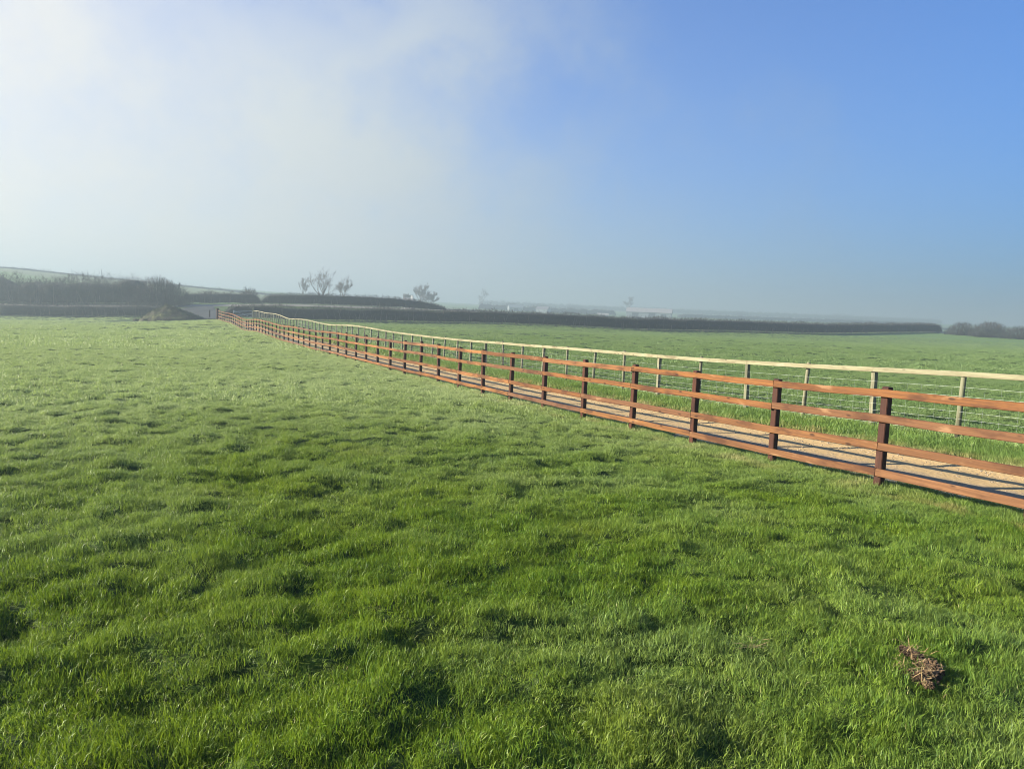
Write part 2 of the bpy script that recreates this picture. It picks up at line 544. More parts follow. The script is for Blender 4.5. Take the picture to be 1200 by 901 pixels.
def mat_wood(name, cols, dark, flake=(0.62, 0.42, 0.26), rough=0.62, along=0, flake_amt=0.5):
    """sawn timber: grain along one local axis, knots, weathering, a colour of its own per board"""
    m, nt, b = new_mat(name)
    tc = nt.nodes.new('ShaderNodeTexCoord')
    oi = nt.nodes.new('ShaderNodeObjectInfo')
    off = nd(nt, 'ShaderNodeVectorMath', operation='MULTIPLY_ADD')
    cmb = nt.nodes.new('ShaderNodeCombineXYZ')
    for i in range(3):
        nt.links.new(oi.outputs['Random'], cmb.inputs[i])
    nt.links.new(cmb.outputs[0], off.inputs[0])
    off.inputs[1].default_value = (37.0, 11.0, 23.0)
    nt.links.new(tc.outputs['Object'], off.inputs[2])
    mp = nt.nodes.new('ShaderNodeMapping')
    sc = [38.0, 38.0, 38.0]
    sc[along] = 0.8
    mp.inputs['Scale'].default_value = sc
    nt.links.new(off.outputs[0], mp.inputs[0])
    grain = noise_n(nt, mp.outputs[0], 1.0, 6, 0.7)
    mp2 = nt.nodes.new('ShaderNodeMapping')
    sc2 = [5.0, 5.0, 5.0]
    sc2[along] = 1.7
    mp2.inputs['Scale'].default_value = sc2
    nt.links.new(off.outputs[0], mp2.inputs[0])
    blot = noise_n(nt, mp2.outputs[0], 1.0, 4, 0.6)
    rr = ramp(nt, cols)
    nt.links.new(oi.outputs['Random'], rr.inputs[0])
    c = mix_col(nt, math_n(nt, 'MULTIPLY', ramp_f(nt, grain, 0.36, 0.62), 0.55), rr.outputs[0], dark)
    c = mix_col(nt, math_n(nt, 'MULTIPLY', ramp_f(nt, blot, 0.48, 0.66), 0.8), c, dark)
    c = mix_col(nt, math_n(nt, 'MULTIPLY', ramp_f(nt, blot, 0.40, 0.28), flake_amt), c, flake)
    vor = nd(nt, 'ShaderNodeTexVoronoi', feature='F1')
    mp3 = nt.nodes.new('ShaderNodeMapping')
    sc3 = [9.0, 9.0, 9.0]
    sc3[along] = 3.2
    mp3.inputs['Scale'].default_value = sc3
    nt.links.new(off.outputs[0], mp3.inputs[0])
    nt.links.new(mp3.outputs[0], vor.inputs['Vector'])
    vor.inputs['Scale'].default_value = 1.0
    c = mix_col(nt, math_n(nt, 'MULTIPLY', ramp_f(nt, vor.outputs['Distance'], 0.20, 0.08), 0.85), c, tuple(d * 0.55 for d in dark))
    nt.links.new(c, b.inputs['Base Color'])
    b.inputs['Roughness'].default_value = rough
    b.inputs['Specular IOR Level'].default_value = 0.15
    bp = nt.nodes.new('ShaderNodeBump')
    bp.inputs['Strength'].default_value = 0.5
    bp.inputs['Distance'].default_value = 0.004
    nt.links.new(grain, bp.inputs['Height'])
    nt.links.new(bp.outputs[0], b.inputs['Normal'])
    return m


def mat_plain(name, cols, scale=2.0, rough=0.8, metallic=0.0, bump=0.0, spec=0.3):
    m, nt, b = new_mat(name)
    pos = world_pos(nt)
    f = noise_n(nt, pos, scale, 5, 0.65)
    r = ramp(nt, cols)
    nt.links.new(f, r.inputs[0])
    nt.links.new(r.outputs[0], b.inputs['Base Color'])
    b.inputs['Roughness'].default_value = rough
    b.inputs['Metallic'].default_value = metallic
    b.inputs['Specular IOR Level'].default_value = spec
    if bump:
        bp = nt.nodes.new('ShaderNodeBump')
        bp.inputs['Strength'].default_value = 0.8
        bp.inputs['Distance'].default_value = bump
        nt.links.new(f, bp.inputs['Height'])
        nt.links.new(bp.outputs[0], b.inputs['Normal'])
    return m


M = {
    'blade': mat_blade(),
    'ground': mat_ground(),
    'track': mat_track(),
    'rail': mat_wood('stained_rail', [(0.0, (0.225, 0.096, 0.026)), (0.25, (0.135, 0.056, 0.018)), (0.45, (0.205, 0.094, 0.028)), (0.65, (0.115, 0.056, 0.028)), (0.8, (0.140, 0.074, 0.040)), (1.0, (0.250, 0.112, 0.034))], (0.055, 0.022, 0.010), (0.30, 0.18, 0.09)),
    'post': mat_wood('stained_post', [(0.0, (0.052, 0.020, 0.012)), (1.0, (0.075, 0.027, 0.014))], (0.022, 0.010, 0.007), (0.11, 0.05, 0.032), along=2, flake_amt=0.35),
    'pale': mat_wood('pale_softwood', [(0.0, (0.225, 0.22, 0.135)), (1.0, (0.275, 0.26, 0.155))], (0.13, 0.11, 0.06), (0.32, 0.31, 0.23), flake_amt=0.4),
    'palepost': mat_wood('treated_post', [(0.0, (0.16, 0.17, 0.10)), (1.0, (0.22, 0.21, 0.13))], (0.07, 0.07, 0.045), (0.26, 0.26, 0.19), along=2),
    'wire': mat_plain('galvanised_wire', [(0.3, (0.40, 0.43, 0.40)), (0.7, (0.52, 0.55, 0.52))], 6.0, 0.5, 0.4),
    'galv': mat_plain('galvanised_steel', [(0.3, (0.55, 0.58, 0.58)), (0.7, (0.72, 0.74, 0.73))], 3.0, 0.4, 0.5),
    'twig': mat_plain('hawthorn_twig', [(0.3, (0.018, 0.017, 0.017)), (0.55, (0.034, 0.031, 0.027)), (0.75, (0.060, 0.052, 0.038))], 1.4, 0.85),
    'twig2': mat_plain('bare_twig', [(0.3, (0.024, 0.022, 0.021)), (0.55, (0.040, 0.036, 0.031)), (0.75, (0.062, 0.056, 0.040))], 0.8, 0.85),
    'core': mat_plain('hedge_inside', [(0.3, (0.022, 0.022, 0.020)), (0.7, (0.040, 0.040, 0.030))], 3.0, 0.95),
    'bark': mat_plain('grey_bark', [(0.3, (0.07, 0.062, 0.052)), (0.7, (0.15, 0.135, 0.11))], 6.0, 0.9, bump=0.02),
    'soil': mat_plain('dug_soil', [(0.28, (0.025, 0.022, 0.016)), (0.46, (0.045, 0.04, 0.025)), (0.58, (0.06, 0.07, 0.025)), (0.75, (0.19, 0.18, 0.08))], 1.1, 0.95, bump=0.12),
    'clod': mat_plain('torn_turf_soil', [(0.32, (0.022, 0.014, 0.008)), (0.46, (0.060, 0.038, 0.021)), (0.58, (0.13, 0.085, 0.045)), (0.70, (0.32, 0.24, 0.13))], 22.0, 0.9, bump=0.012),
    'straw': mat_plain('dead_grass', [(0.3, (0.16, 0.10, 0.04)), (0.55, (0.32, 0.23, 0.10)), (0.75, (0.50, 0.40, 0.21))], 30.0, 0.7),
    'wet': mat_plain('wet_concrete', [(0.3, (0.022, 0.025, 0.025)), (0.7, (0.048, 0.052, 0.051))], 0.5, 0.8, spec=0.15),
    'lane': mat_plain('pale_lane', [(0.3, (0.12, 0.115, 0.10)), (0.7, (0.18, 0.17, 0.14))], 0.3, 0.8),
    'wall_white': mat_plain('white_render', [(0.3, (0.42, 0.42, 0.41)), (0.7, (0.48, 0.48, 0.47))], 1.0, 0.8),
    'wall_grey': mat_plain('grey_sheet_cladding', [(0.3, (0.16, 0.19, 0.20)), (0.7, (0.20, 0.23, 0.24))], 1.0, 0.6),
    'roof_white': mat_plain('pale_fibre_cement', [(0.3, (0.21, 0.205, 0.20)), (0.7, (0.26, 0.25, 0.245))], 0.6, 0.7),
    'roof_slate': mat_plain('slate', [(0.3, (0.10, 0.10, 0.11)), (0.7, (0.16, 0.15, 0.15))], 2.0, 0.6),
    'glass': mat_plain('window_glass', [(0.3, (0.03, 0.035, 0.04)), (0.7, (0.05, 0.055, 0.06))], 2.0, 0.15, spec=0.6),
    'weed': mat_plain('rank_weeds', [(0.3, (0.03, 0.035, 0.015)), (0.6, (0.06, 0.075, 0.03)), (0.8, (0.14, 0.14, 0.06))], 2.0, 0.8),
    'pebble': mat_plain('pebble', [(0.3, (0.15, 0.12, 0.08)), (0.5, (0.29, 0.235, 0.16)), (0.7, (0.45, 0.39, 0.30))], 7.0, 0.9),
}

# ------------------------------------------------------------------ ground sheet (polar, dense ahead of the camera)
ang = np.concatenate([np.linspace(-180, -60, 60, endpoint=False), np.linspace(-60, -40, 60, endpoint=False), np.linspace(-40, 40, 420, endpoint=False),
                      np.linspace(40, 60, 60, endpoint=False), np.linspace(60, 180, 60, endpoint=False)])
rad = [0.4]
while rad[-1] < 2900:
    rr_ = rad[-1]
    rad.append(rr_ * (1.05 if rr_ < 2 else 1.0125 if rr_ < 40 else 1.02 if rr_ < 230 else 1.06))
rad = np.array(rad)
A_, R_ = np.meshgrid(np.radians(ang), rad)
gx, gy = (R_ * np.sin(A_)).ravel(), (R_ * np.cos(A_)).ravel()
gz = terrain(gx, gy) + bumps(gx, gy) - 0.09 * track_mask(gx, gy) - 0.02 * (1 - smooth(30, 70, np.hypot(gx, gy)))
na, nr = len(ang), len(rad)
i0, j0 = np.meshgrid(np.arange(nr - 1), np.arange(na), indexing='ij')
j1 = (j0 + 1) % na
quads = np.stack([i0 * na + j0, (i0 + 1) * na + j0, (i0 + 1) * na + j1, i0 * na + j1], -1).reshape(-1, 4)[:, ::-1]
V = np.stack([gx, gy, gz], 1)
me = np_mesh('field', V, quads)
# close the small hole under the camera
import bmesh
bm = bmesh.new()
bm.from_mesh(me)
bm.verts.ensure_lookup_table()
bm.faces.new([bm.verts[j] for j in range(na)])
bm.normal_update()
bmesh.ops.recalc_face_normals(bm, faces=bm.faces)
bm.to_mesh(me)
bm.free()
ground = link('field', me, M['ground'], smooth=True)
if me.polygons[100].normal.z < 0:
    me.flip_normals()
tag(ground, 'gently rolling pasture of dewy green turf spreading to the misty farmland', kind='structure')

# ------------------------------------------------------------------ stone track between the fences
ys = np.concatenate([np.arange(2.0, 30, 0.12), np.arange(30, 101.5, 0.35)])
qs = np.linspace(0.3, 3.2, 26)
YY, QQ = np.meshgrid(ys, qs, indexing='ij')
XX = f1x(YY) + QQ / COSA
YY2 = YY
tzv = terrain(XX.ravel(), YY2.ravel()).reshape(XX.shape)
ruts = -0.035 * np.exp(-((QQ - 0.85) / 0.22) ** 2) - 0.03 * np.exp(-((QQ - 2.2) / 0.3) ** 2) + 0.012 * perlin(XX * 2, YY * 2) + 0.008 * perlin(XX * 6, YY * 6)
edge_dip = -0.05 * smooth(2.95, 3.2, QQ) - 0.03 * (1 - smooth(0.3, 0.42, QQ))
TZ = tzv + 0.0 + ruts + edge_dip
m_, n_ = XX.shape
a, b = np.meshgrid(np.arange(m_ - 1), np.arange(n_ - 1), indexing='ij')
fq = np.stack([a * n_ + b, a * n_ + b + 1, (a + 1) * n_ + b + 1, (a + 1) * n_ + b], -1).reshape(-1, 4)
me = np_mesh('farm_track', np.stack([XX.ravel(), YY2.ravel(), TZ.ravel()], 1), fq)
uvl = me.uv_layers.new(name='UVMap')
li = np.zeros(len(me.loops), np.int32)
me.loops.foreach_get('vertex_index', li)
uvl.data.foreach_set('uv', np.stack([QQ.ravel()[li], YY.ravel()[li]], 1).astype(np.float32).ravel())
if me.polygons[0].normal.z < 0:
    me.flip_normals()
tr_o = link('farm_track', me, M['track'], smooth=True)
tag(tr_o, 'narrow sandy stone track running between the brown and the pale fence', kind='structure')

# ------------------------------------------------------------------ brown post and rail fence
PH = 1.20
fence = empty('rail_fence', (F1X[4], F1Y[4], EYE + F1Z[4] - 0.03))
tag(fence, 'brown stained post and four rail fence curving from the right edge to the far gateway', 'fence')
FB = Vector(fence.location)


def sub(o, parent, loc, rot):
    o.parent = parent
    o.location = loc - FB if parent is fence else loc
    o.rotation_euler = rot


rp = random.Random(11)
dirs = []
for i in range(len(K1)):
    a_, b_ = max(i - 1, 0), min(i + 1, len(K1) - 1)
    dirs.append(math.atan2(F1Y[b_] - F1Y[a_], F1X[b_] - F1X[a_]))


def post_mesh(h, w, d, depth=0.5, seed=0):
    """sawn post with arrised edges and a weathered top"""
    r_ = random.Random(seed)
    c = 0.008
    prof = [(-w / 2 + c, -d / 2), (w / 2 - c, -d / 2), (w / 2, -d / 2 + c), (w / 2, d / 2 - c), (w / 2 - c, d / 2), (-w / 2 + c, d / 2), (-w / 2, d / 2 - c), (-w / 2, -d / 2 + c)]
    m = MB()
    vs = [(x, y, -depth) for x, y in prof] + [(x, y, h - 0.008 + r_.uniform(-.004, .004)) for x, y in prof] + [(x * .86, y * .84, h + r_.uniform(-.003, .003)) for x, y in prof]
    fs = [tuple(reversed(range(8)))]
    for L in (0, 8):
        for k in range(8):
            k2 = (k + 1) % 8
            fs.append((L + k, L + k2, L + 8 + k2, L + 8 + k))
    fs.append(tuple(range(16, 24)))
    m.add(vs, fs)
    me = bpy.data.meshes.new('post')
    me.from_pydata(m.v, [], m.f)
    me.materials.append(M['post'])
    return me


post_meshes = [post_mesh(PH + dh, 0.10, 0.085, seed=i) for i, dh in enumerate((0.0, 0.012, -0.012, 0.022, -0.006))]
tops = []
for i in range(len(K1)):
    o = bpy.data.objects.new('post', post_meshes[rp.randrange(5)])
    COL.objects.link(o)
    base = Vector((F1X[i], F1Y[i], EYE + F1Z[i] - 0.03))
    sub(o, fence, base, (R(rp.uniform(-.9, .9)), R(rp.uniform(-.9, .9)), dirs[i] + R(rp.uniform(-1.5, 1.5))))
    tops.append(base)
# the dark strainer that ends the run at the gateway
RAILZ = [1.12, 0.815, 0.485, 0.175]
field_side = []
for i in range(len(K1)):
    nx, ny = -math.sin(dirs[i]), math.cos(dirs[i])
    if nx > 0:
        nx, ny = -nx, -ny
    field_side.append(Vector((nx, ny, 0)))


def board_mesh(name, path, w, t, side, gap=0.004, jit=None, mat=None):
    """a board nailed along the points of path (its far face on side*offset), in its own local frame, x along the board"""
    o = path[0]
    d = (path[-1] - path[0])
    ang_ = math.atan2(d.y, d.x)
    rot = Matrix.Rotation(-ang_, 3, 'Z')
    loc = [rot @ (p - o) for p in path]
    c = 0.006
    prof = [(-t / 2, -w / 2 + c), (-t / 2 + c, -w / 2), (t / 2 - c, -w / 2), (t / 2, -w / 2 + c), (t / 2, w / 2 - c), (t / 2 - c, w / 2), (-t / 2 + c, w / 2), (-t / 2, w / 2 - c)]
    m = MB()
    vs, fs = [], []
    n = len(loc)
    for i, p in enumerate(loc):
        x = p.x + (gap if i == 0 else -gap if i == n - 1 else 0)
        for (py, pz) in prof:
            vs.append((x, p.y + py, p.z + pz))
    for i in range(n - 1):
        for k in range(8):
            k2 = (k + 1) % 8
            fs.append((i * 8 + k, i * 8 + k2, (i + 1) * 8 + k2, (i + 1) * 8 + k))
    fs.append(tuple(range(8)))
    fs.append(tuple((n - 1) * 8 + k for k in reversed(range(8))))
    me = bpy.data.meshes.new(name)
    me.from_pydata(vs, [], fs)
    bm = bmesh.new()
    bm.from_mesh(me)
    bmesh.ops.recalc_face_normals(bm, faces=bm.faces)
    bm.to_mesh(me)
    bm.free()
    me.materials.append(mat)
    return me, o, ang_


for ri, rz_ in enumerate(RAILZ):
    odd = ri in (0, 1)
    starts = [i for i in range(len(K1)) if (int(K1[i]) % 2 == 1) == odd]
    if starts[0] != 0:
        starts = [0] + starts
    if starts[-1] != len(K1) - 1:
        starts.append(len(K1) - 1)
    for s0, s1 in zip(starts[:-1], starts[1:]):
        dz = rp.uniform(-.008, .008)
        path = []
        for i in range(s0, s1 + 1):
            p = Vector((F1X[i], F1Y[i], EYE + F1Z[i] - 0.03 + rz_ + dz + rp.uniform(-.004, .004)))
            path.append(p + field_side[i] * (0.085 / 2 + 0.0385 / 2 + 0.001))
        # a little bow midway
        pp = [path[0]]
        for p0, p1 in zip(path[:-1], path[1:]):
            pp.append((p0 + p1) / 2 + Vector((0, 0, rp.uniform(-.012, .006))))
            pp.append(p1)
        me, o_, an_ = board_mesh('rail', pp, 0.092 + rp.uniform(-.006, .005), 0.0385, None, mat=M['rail'])
        o = bpy.data.objects.new('rail', me)
        COL.objects.link(o)
        sub(o, fence, o_, (0, 0, an_))

# ------------------------------------------------------------------ pale fence with stock netting
fence2 = empty('netting_fence', (F2X[5], F2Y[5], EYE + F2Z[5]))
tag(fence2, 'pale softwood fence with one top rail and wire netting beyond the track', 'fence')
FB2 = Vector(fence2.location)
rp = random.Random(23)
a2 = math.atan2(F2Y[-1] - F2Y[0], F2X[-1] - F2X[0])
n2v = Vector((-math.sin(a2), math.cos(a2), 0))
if n2v.x > 0:
    n2v = -n2v                    # towards the track


def round_post(h, r, seed):
    m = MB()
    m.tube([(0, 0, -0.5), (0.004, 0, h * .5), (0, 0, h - .01), (0, 0, h)], [r * 1.04, r, r * .98, r * .86], 10)
    me = bpy.data.meshes.new('post')
    me.from_pydata(m.v, [], m.f)
    me.materials.append(M['palepost'])
    me.polygons.foreach_set('use_smooth', [len(p.vertices) == 4 for p in me.polygons])
    return me


def half_post(h, w, d):
    m = MB()
    m.box((-w / 2, -d / 2, -.5), (w / 2, d / 2, h))
    me = bpy.data.meshes.new('post')
    me.from_pydata(m.v, [], m.f)
    me.materials.append(M['palepost'])
    return me


pm = [round_post(1.11, 0.045, 0), round_post(1.21, 0.043, 1), half_post(1.12, 0.085, 0.085), round_post(1.10, 0.05, 2)]
kinds2 = {0: 0, 1: 2, 2: 1, 3: 2, 4: 1, 5: 2, 6: 1, 7: 0, 8: 1}
for i, k in enumerate(K2):
    o = bpy.data.objects.new('post', pm[kinds2.get(int(k), rp.choice([0, 0, 3, 2, 1]))])
    COL.objects.link(o)
    o.parent = fence2
    o.location = Vector((F2X[i], F2Y[i], EYE + F2Z[i])) - FB2
    o.rotation_euler = (R(rp.uniform(-2.2, 2.2)), R(rp.uniform(-2.2, 2.2)), a2 + R(rp.uniform(-3, 3)))
for s0 in range(0, len(K2) - 1, 2):
    s1 = min(s0 + 2, len(K2) - 1)
    path = [Vector((F2X[i], F2Y[i], EYE + F2R[i])) + n2v * 0.068 for i in range(s0, s1 + 1)]
    me, o_, an_ = board_mesh('top_rail', path, 0.092, 0.038, None, gap=0.002, mat=M['pale'])
    o = bpy.data.objects.new('top_rail', me)
    COL.objects.link(o)
    o.parent = fence2
    o.location = o_ - FB2
    o.rotation_euler = (0, 0, an_)
wire_h = [0.10, 0.22, 0.34, 0.47, 0.60, 0.74, 0.90]
for hgt in wire_h:
    m = MB()
    m.tube([Vector((F2X[i], F2Y[i], EYE + F2Z[i] + hgt)) + n2v * 0.05 - FB2 for i in range(len(K2))], 0.0011, 3)
    m.build('line_wire', M['wire'], fence2)
m = MB()
for i in range(44):
    for s in range(6):
        t = (s + 0.5) / 6
        p = Vector((F2X[i] * (1 - t) + F2X[i + 1] * t, F2Y[i] * (1 - t) + F2Y[i + 1] * t, EYE + F2Z[i] * (1 - t) + F2Z[i + 1] * t)) + n2v * 0.051 - FB2
        m.tube([p + Vector((0, 0, 0.10)), p + Vector((rp.uniform(-.01, .01), 0, 0.90))], 0.0008, 3, cap=False)
so = m.build('stay_wire', M['wire'], fence2)
so['kind'] = 'stuff'

# ------------------------------------------------------------------ grass: tufts of blades set out by hand, denser near the camera
def tuft_mesh(name, n, spread, hmin, hmax, wid, lean, seed):
    g = np.random.default_rng(seed)
    V, T = [], []
    for k in range(n):
        a = g.uniform(0, 2 * math.pi)
        r = spread * math.sqrt(g.uniform())
        p = np.array([r * math.cos(a), r * math.sin(a), -0.012])
        h = g.uniform(hmin, hmax) * (1.25 if g.uniform() < .06 else 1)
        la = g.uniform(0, 2 * math.pi)
        ln = lean * g.uniform(0.25, 1.0) * h
        d = np.array([math.cos(la), math.sin(la), 0])
        fa = g.uniform(0, math.pi)
        s = np.array([math.cos(fa), math.sin(fa), 0]) * wid * g.uniform(.7, 1.3) * .5
        m1 = p + d * ln * .28 + np.array([0, 0, h * .55])
        droop = 1.0 - 0.45 * (ln / h) ** 2
        tip = p + d * ln + np.array([0, 0, h * droop])
        b0 = len(V)
        V += [p - s, p + s, m1 - s * .8, m1 + s * .8, tip]
        T += [(b0, b0 + 1, b0 + 3), (b0, b0 + 3, b0 + 2), (b0 + 2, b0 + 3, b0 + 4)]
    me = np_mesh(name, np.array(V), np.array(T))
    me.materials.append(M['blade'])
    return me


def tuft_set(prefix, cnt, *args):
    res = []
    for i in range(cnt):
        o = bpy.data.objects.new('grass_tuft', tuft_mesh('grass_tuft', *args, seed=100 + i + hash(prefix) % 7))
        res.append(o)
    return res


def scatter_group(name, sources, align=True):
    """a geometry-nodes group that puts one of the source meshes on every vertex"""
    ng = bpy.data.node_groups.new(name, 'GeometryNodeTree')
    ng.interface.new_socket('Geometry', in_out='INPUT', socket_type='NodeSocketGeometry')
    ng.interface.new_socket('Geometry', in_out='OUTPUT', socket_type='NodeSocketGeometry')
    gi = ng.nodes.new('NodeGroupInput')
    go = ng.nodes.new('NodeGroupOutput')
    m2p = ng.nodes.new('GeometryNodeMeshToPoints')
    ng.links.new(gi.outputs[0], m2p.inputs[0])
    g2i = ng.nodes.new('GeometryNodeGeometryToInstance')
    for s in reversed(sources):
        oi = ng.nodes.new('GeometryNodeObjectInfo')
        oi.inputs['Object'].default_value = s
        ng.links.new(oi.outputs['Geometry'], g2i.inputs[0])
    iop = ng.nodes.new('GeometryNodeInstanceOnPoints')
    iop.inputs['Pick Instance'].default_value = True
    ng.links.new(m2p.outputs[0], iop.inputs['Points'])
    ng.links.new(g2i.outputs[0], iop.inputs['Instance'])

    def attr(nm, typ):
        n = ng.nodes.new('GeometryNodeInputNamedAttribute')
        n.data_type = typ
        n.inputs['Name'].default_value = nm
        return n.outputs['Attribute']
    ng.links.new(attr('pick', 'INT'), iop.inputs['Instance Index'])
    ng.links.new(attr('rot', 'FLOAT_VECTOR'), iop.inputs['Rotation'])
    ng.links.new(attr('scl', 'FLOAT_VECTOR'), iop.inputs['Scale'])
    ng.links.new(iop.outputs[0], go.inputs[0])
    return ng


def scatter(name, pts, rot, scl, pick, sources, extra, label, cat=None):
    me = bpy.data.meshes.new(name)
    me.vertices.add(len(pts))
    me.vertices.foreach_set('co', np.asarray(pts, np.float32).ravel())
    for nm, typ, arr, key in (('rot', 'FLOAT_VECTOR', rot, 'vector'), ('scl', 'FLOAT_VECTOR', scl, 'vector'), ('pick', 'INT', pick, 'value')):
        at = me.attributes.new(nm, typ, 'POINT')
        at.data.foreach_set(key, np.asarray(arr, np.int32 if typ == 'INT' else np.float32).ravel())
    for nm, arr in extra.items():
        at = me.attributes.new(nm, 'FLOAT', 'POINT')
        at.data.foreach_set('value', np.asarray(arr, np.float32).ravel())
    me.update()
    o = bpy.data.objects.new(name, me)
    COL.objects.link(o)
    md = o.modifiers.new('scatter', 'NODES')
    md.node_group = scatter_group(name + '_scatter', sources)
    tag(o, label, cat, kind='stuff')
    return o


def wedge(r0, r1, density, half=44.0):
    """random points in a wedge ahead of the camera, evenly dense"""
    area = math.radians(half) * (r1 * r1 - r0 * r0)
    n = int(area * density)
    r = np.sqrt(rng.uniform(r0 * r0, r1 * r1, n))
    a = np.radians(rng.uniform(-half, half, n))
    return r * np.sin(a), r * np.cos(a)


near_t = tuft_set('n', 8, 70, 0.085, 0.020, 0.058, 0.0034, 0.95)
mid_t = tuft_set('m', 6, 64, 0.14, 0.026, 0.078, 0.0070, 0.95)
far_t = tuft_set('f', 4, 44, 0.34, 0.05, 0.12, 0.024, 0.8)


def sow(name, zones, sources, label):
    xs, ys_ = [], []
    for (r0, r1, dens, half) in zones:
        x, y = wedge(r0, r1, dens, half)
        xs.append(x)
        ys_.append(y)
    x, y = np.concatenate(xs), np.concatenate(ys_)
    q = across(x, y)
    r = np.hypot(x, y)
    keep = track_mask(x, y) < 0.4
    # tread and stones thin the sward along the track; grassy crown here and there
    keep &= ~((q > 0.3) & (q < 0.6) & (rng.uniform(size=len(x)) < 0.4) & (y < 101))
    # bare scrape by the dug clod
    keep &= ~((np.hypot((x - CLOD[0]) * 1.0, (y - CLOD[1]) * 0.6) < 0.10) & (rng.uniform(size=len(x)) < .35))
    keep &= ~((y > 100) & (x < -38) & (x > -62)) & ~((y > 127) & (x < 0)) & (y < 131 + np.maximum(0, x - 25) * .62)
    x, y, q, r = x[keep], y[keep], q[keep], r[keep]
    n = len(x)
    b_ = bumps(x, y)
    z = terrain(x, y) + b_
    e = 0.06
    zx = (terrain(x + e, y) + bumps(x + e, y) - z) / e
    zy = (terrain(x, y + e) + bumps(x, y + e) - z) / e
    verge = smooth(2.9, 3.2, q) * (1 - smooth(4.5, 5.2, q))
    lush = perlin(x * 0.55 + 17, y * 0.55)
    clump = perlin(x * 4.4 + 60, y * 4.4) + .6 * perlin(x * 9.5, y * 9.5 + 20)
    hs = (0.86 + 0.3 * lush + 0.95 * clump + 2.2 * np.clip(b_, 0, .15)) * rng.uniform(.75, 1.2, n) * (1 + 1.8 * verge * (0.7 + 1.1 * perlin(x * 1.4, y * 1.4))) * np.where(q > 5.2, 0.75, 1.0) * (1 + 1.1 * np.exp(-((q - .08) / .24) ** 2))
    hs = np.clip(hs, .55, 2.8)
    ws = rng.uniform(.85, 1.2, n) * (1 + 0.25 * verge)
    rot = np.stack([zy * .3 + rng.normal(0, .16, n), -zx * .3 + rng.normal(0, .16, n), rng.uniform(0, 6.283, n)], 1)
    dryn = perlin(x * 0.8 + 3, y * 0.8 + 50)
    dry = np.clip(dryn * 2 - .55, 0, .55) * .22
    near_f = np.exp(-((q + 0.25) / 0.3) ** 2)
    dry = np.clip(dry + near_f * np.clip(perlin(x * 1.7, y * 1.7 + 5) * 1.8 + .1, 0, .75) + np.exp(-((q - 3.05) / .26) ** 2) * np.clip(.5 + 1.1 * perlin(x * 2.3, y * 2.3), 0, .85), 0, .9)
    # dewy drifts, plus backlit sheen painted into the colour, rising with distance and leftwards
    dn = perlin(x * 0.22, y * 0.22) + 0.6 * perlin(x * 0.9 + 8, y * 0.9)
    dew_sheen = np.clip(-0.02 + 0.42 * dn + 0.80 * smooth(3.5, 20, r) + 0.30 * smooth(2, -10, x), 0, 1) * (1 - .8 * verge) * np.where(q > 5.2, .42, 1.0)
    cool = np.clip(smooth(4.6, 6.5, q) * .75 + .25 * smooth(-2, 3, perlin(x * .3, y * .3) * 4) + .45 * verge, 0, 1)
    scatter(name, np.stack([x, y, z], 1), rot, np.stack([ws, ws, hs], 1), rng.integers(0, len(sources), n), sources, {'dry': dry, 'dew_sheen': dew_sheen, 'cool': cool}, label)
    return n


CLOD = (2.10, 3.70)
n_a = sow('grass', [(0.7, 3.2, 290, 80), (3.2, 9.5, 290, 62), (9.5, 15, 170, 54)], near_t, 'short dewy grass blades of the near pasture')
n_b = sow('meadow_grass', [(14.2, 26, 55, 50), (26, 42, 34, 46)], mid_t, 'short dewy grass of the middle of the pasture')
n_c = sow('far_grass', [(40, 75, 10, 43), (75, 128, 6, 43), (128, 185, 3, 43)], far_t, 'pale dewy grass of the far end of the fields')
print('tufts', n_a, n_b, n_c)

# pebbles lying on the track
def pebble_src():
    res = []
    for s in range(4):
        bm = bmesh.new()
        bmesh.ops.create_icosphere(bm, subdivisions=1, radius=1.0)
        g = random.Random(s)
        for v in bm.verts:
            v.co *= g.uniform(.75, 1.15)
            v.co.z *= .65
        me = bpy.data.meshes.new('pebble')
        bm.to_mesh(me)
        bm.free()
        me.materials.append(M['pebble'])
        res.append(bpy.data.objects.new('pebble', me))
    return res


n = 7000
py_ = 4 + 40 * rng.uniform(size=n) ** 1.5
pq = np.where(rng.uniform(size=n) < .55, rng.uniform(1.5, 3.15, n), rng.uniform(.4, 3.0, n))
px_ = f1x(py_) + pq / COSA
pz_ = terrain(px_, py_) + 0.0
ps = 0.004 + 0.013 * rng.uniform(size=n) ** 3
scatter('gravel', np.stack([px_, py_, pz_], 1), rng.uniform(0, 6.28, (n, 3)) * [0.05, 0.05, 1], np.stack([ps, ps, ps], 1), rng.integers(0, 4, n), pebble_src(), {}, 'loose pebbles strewn over the sandy track')

# ------------------------------------------------------------------ small things in the near pasture
def lump(rad_, seed, squash=0.6, rough=0.35, sub_=2, freq=2.2):
    bm = bmesh.new()
    bmesh.ops.create_icosphere(bm, subdivisions=sub_, radius=1.0)
    from mathutils import noise as mn
    for v in bm.verts:
        d = mn.fractal(v.co * freq + Vector((seed * 7.1, seed * 3.3, 0)), .8, 2.1, 4)
        v.co *= rad_ * (1 + rough * d)
        v.co.z *= squash
    vs = [tuple(v.co) for v in bm.verts]
    fs = [tuple(x.index for x in f.verts) for f in bm.faces]
    bm.free()
    return vs, fs


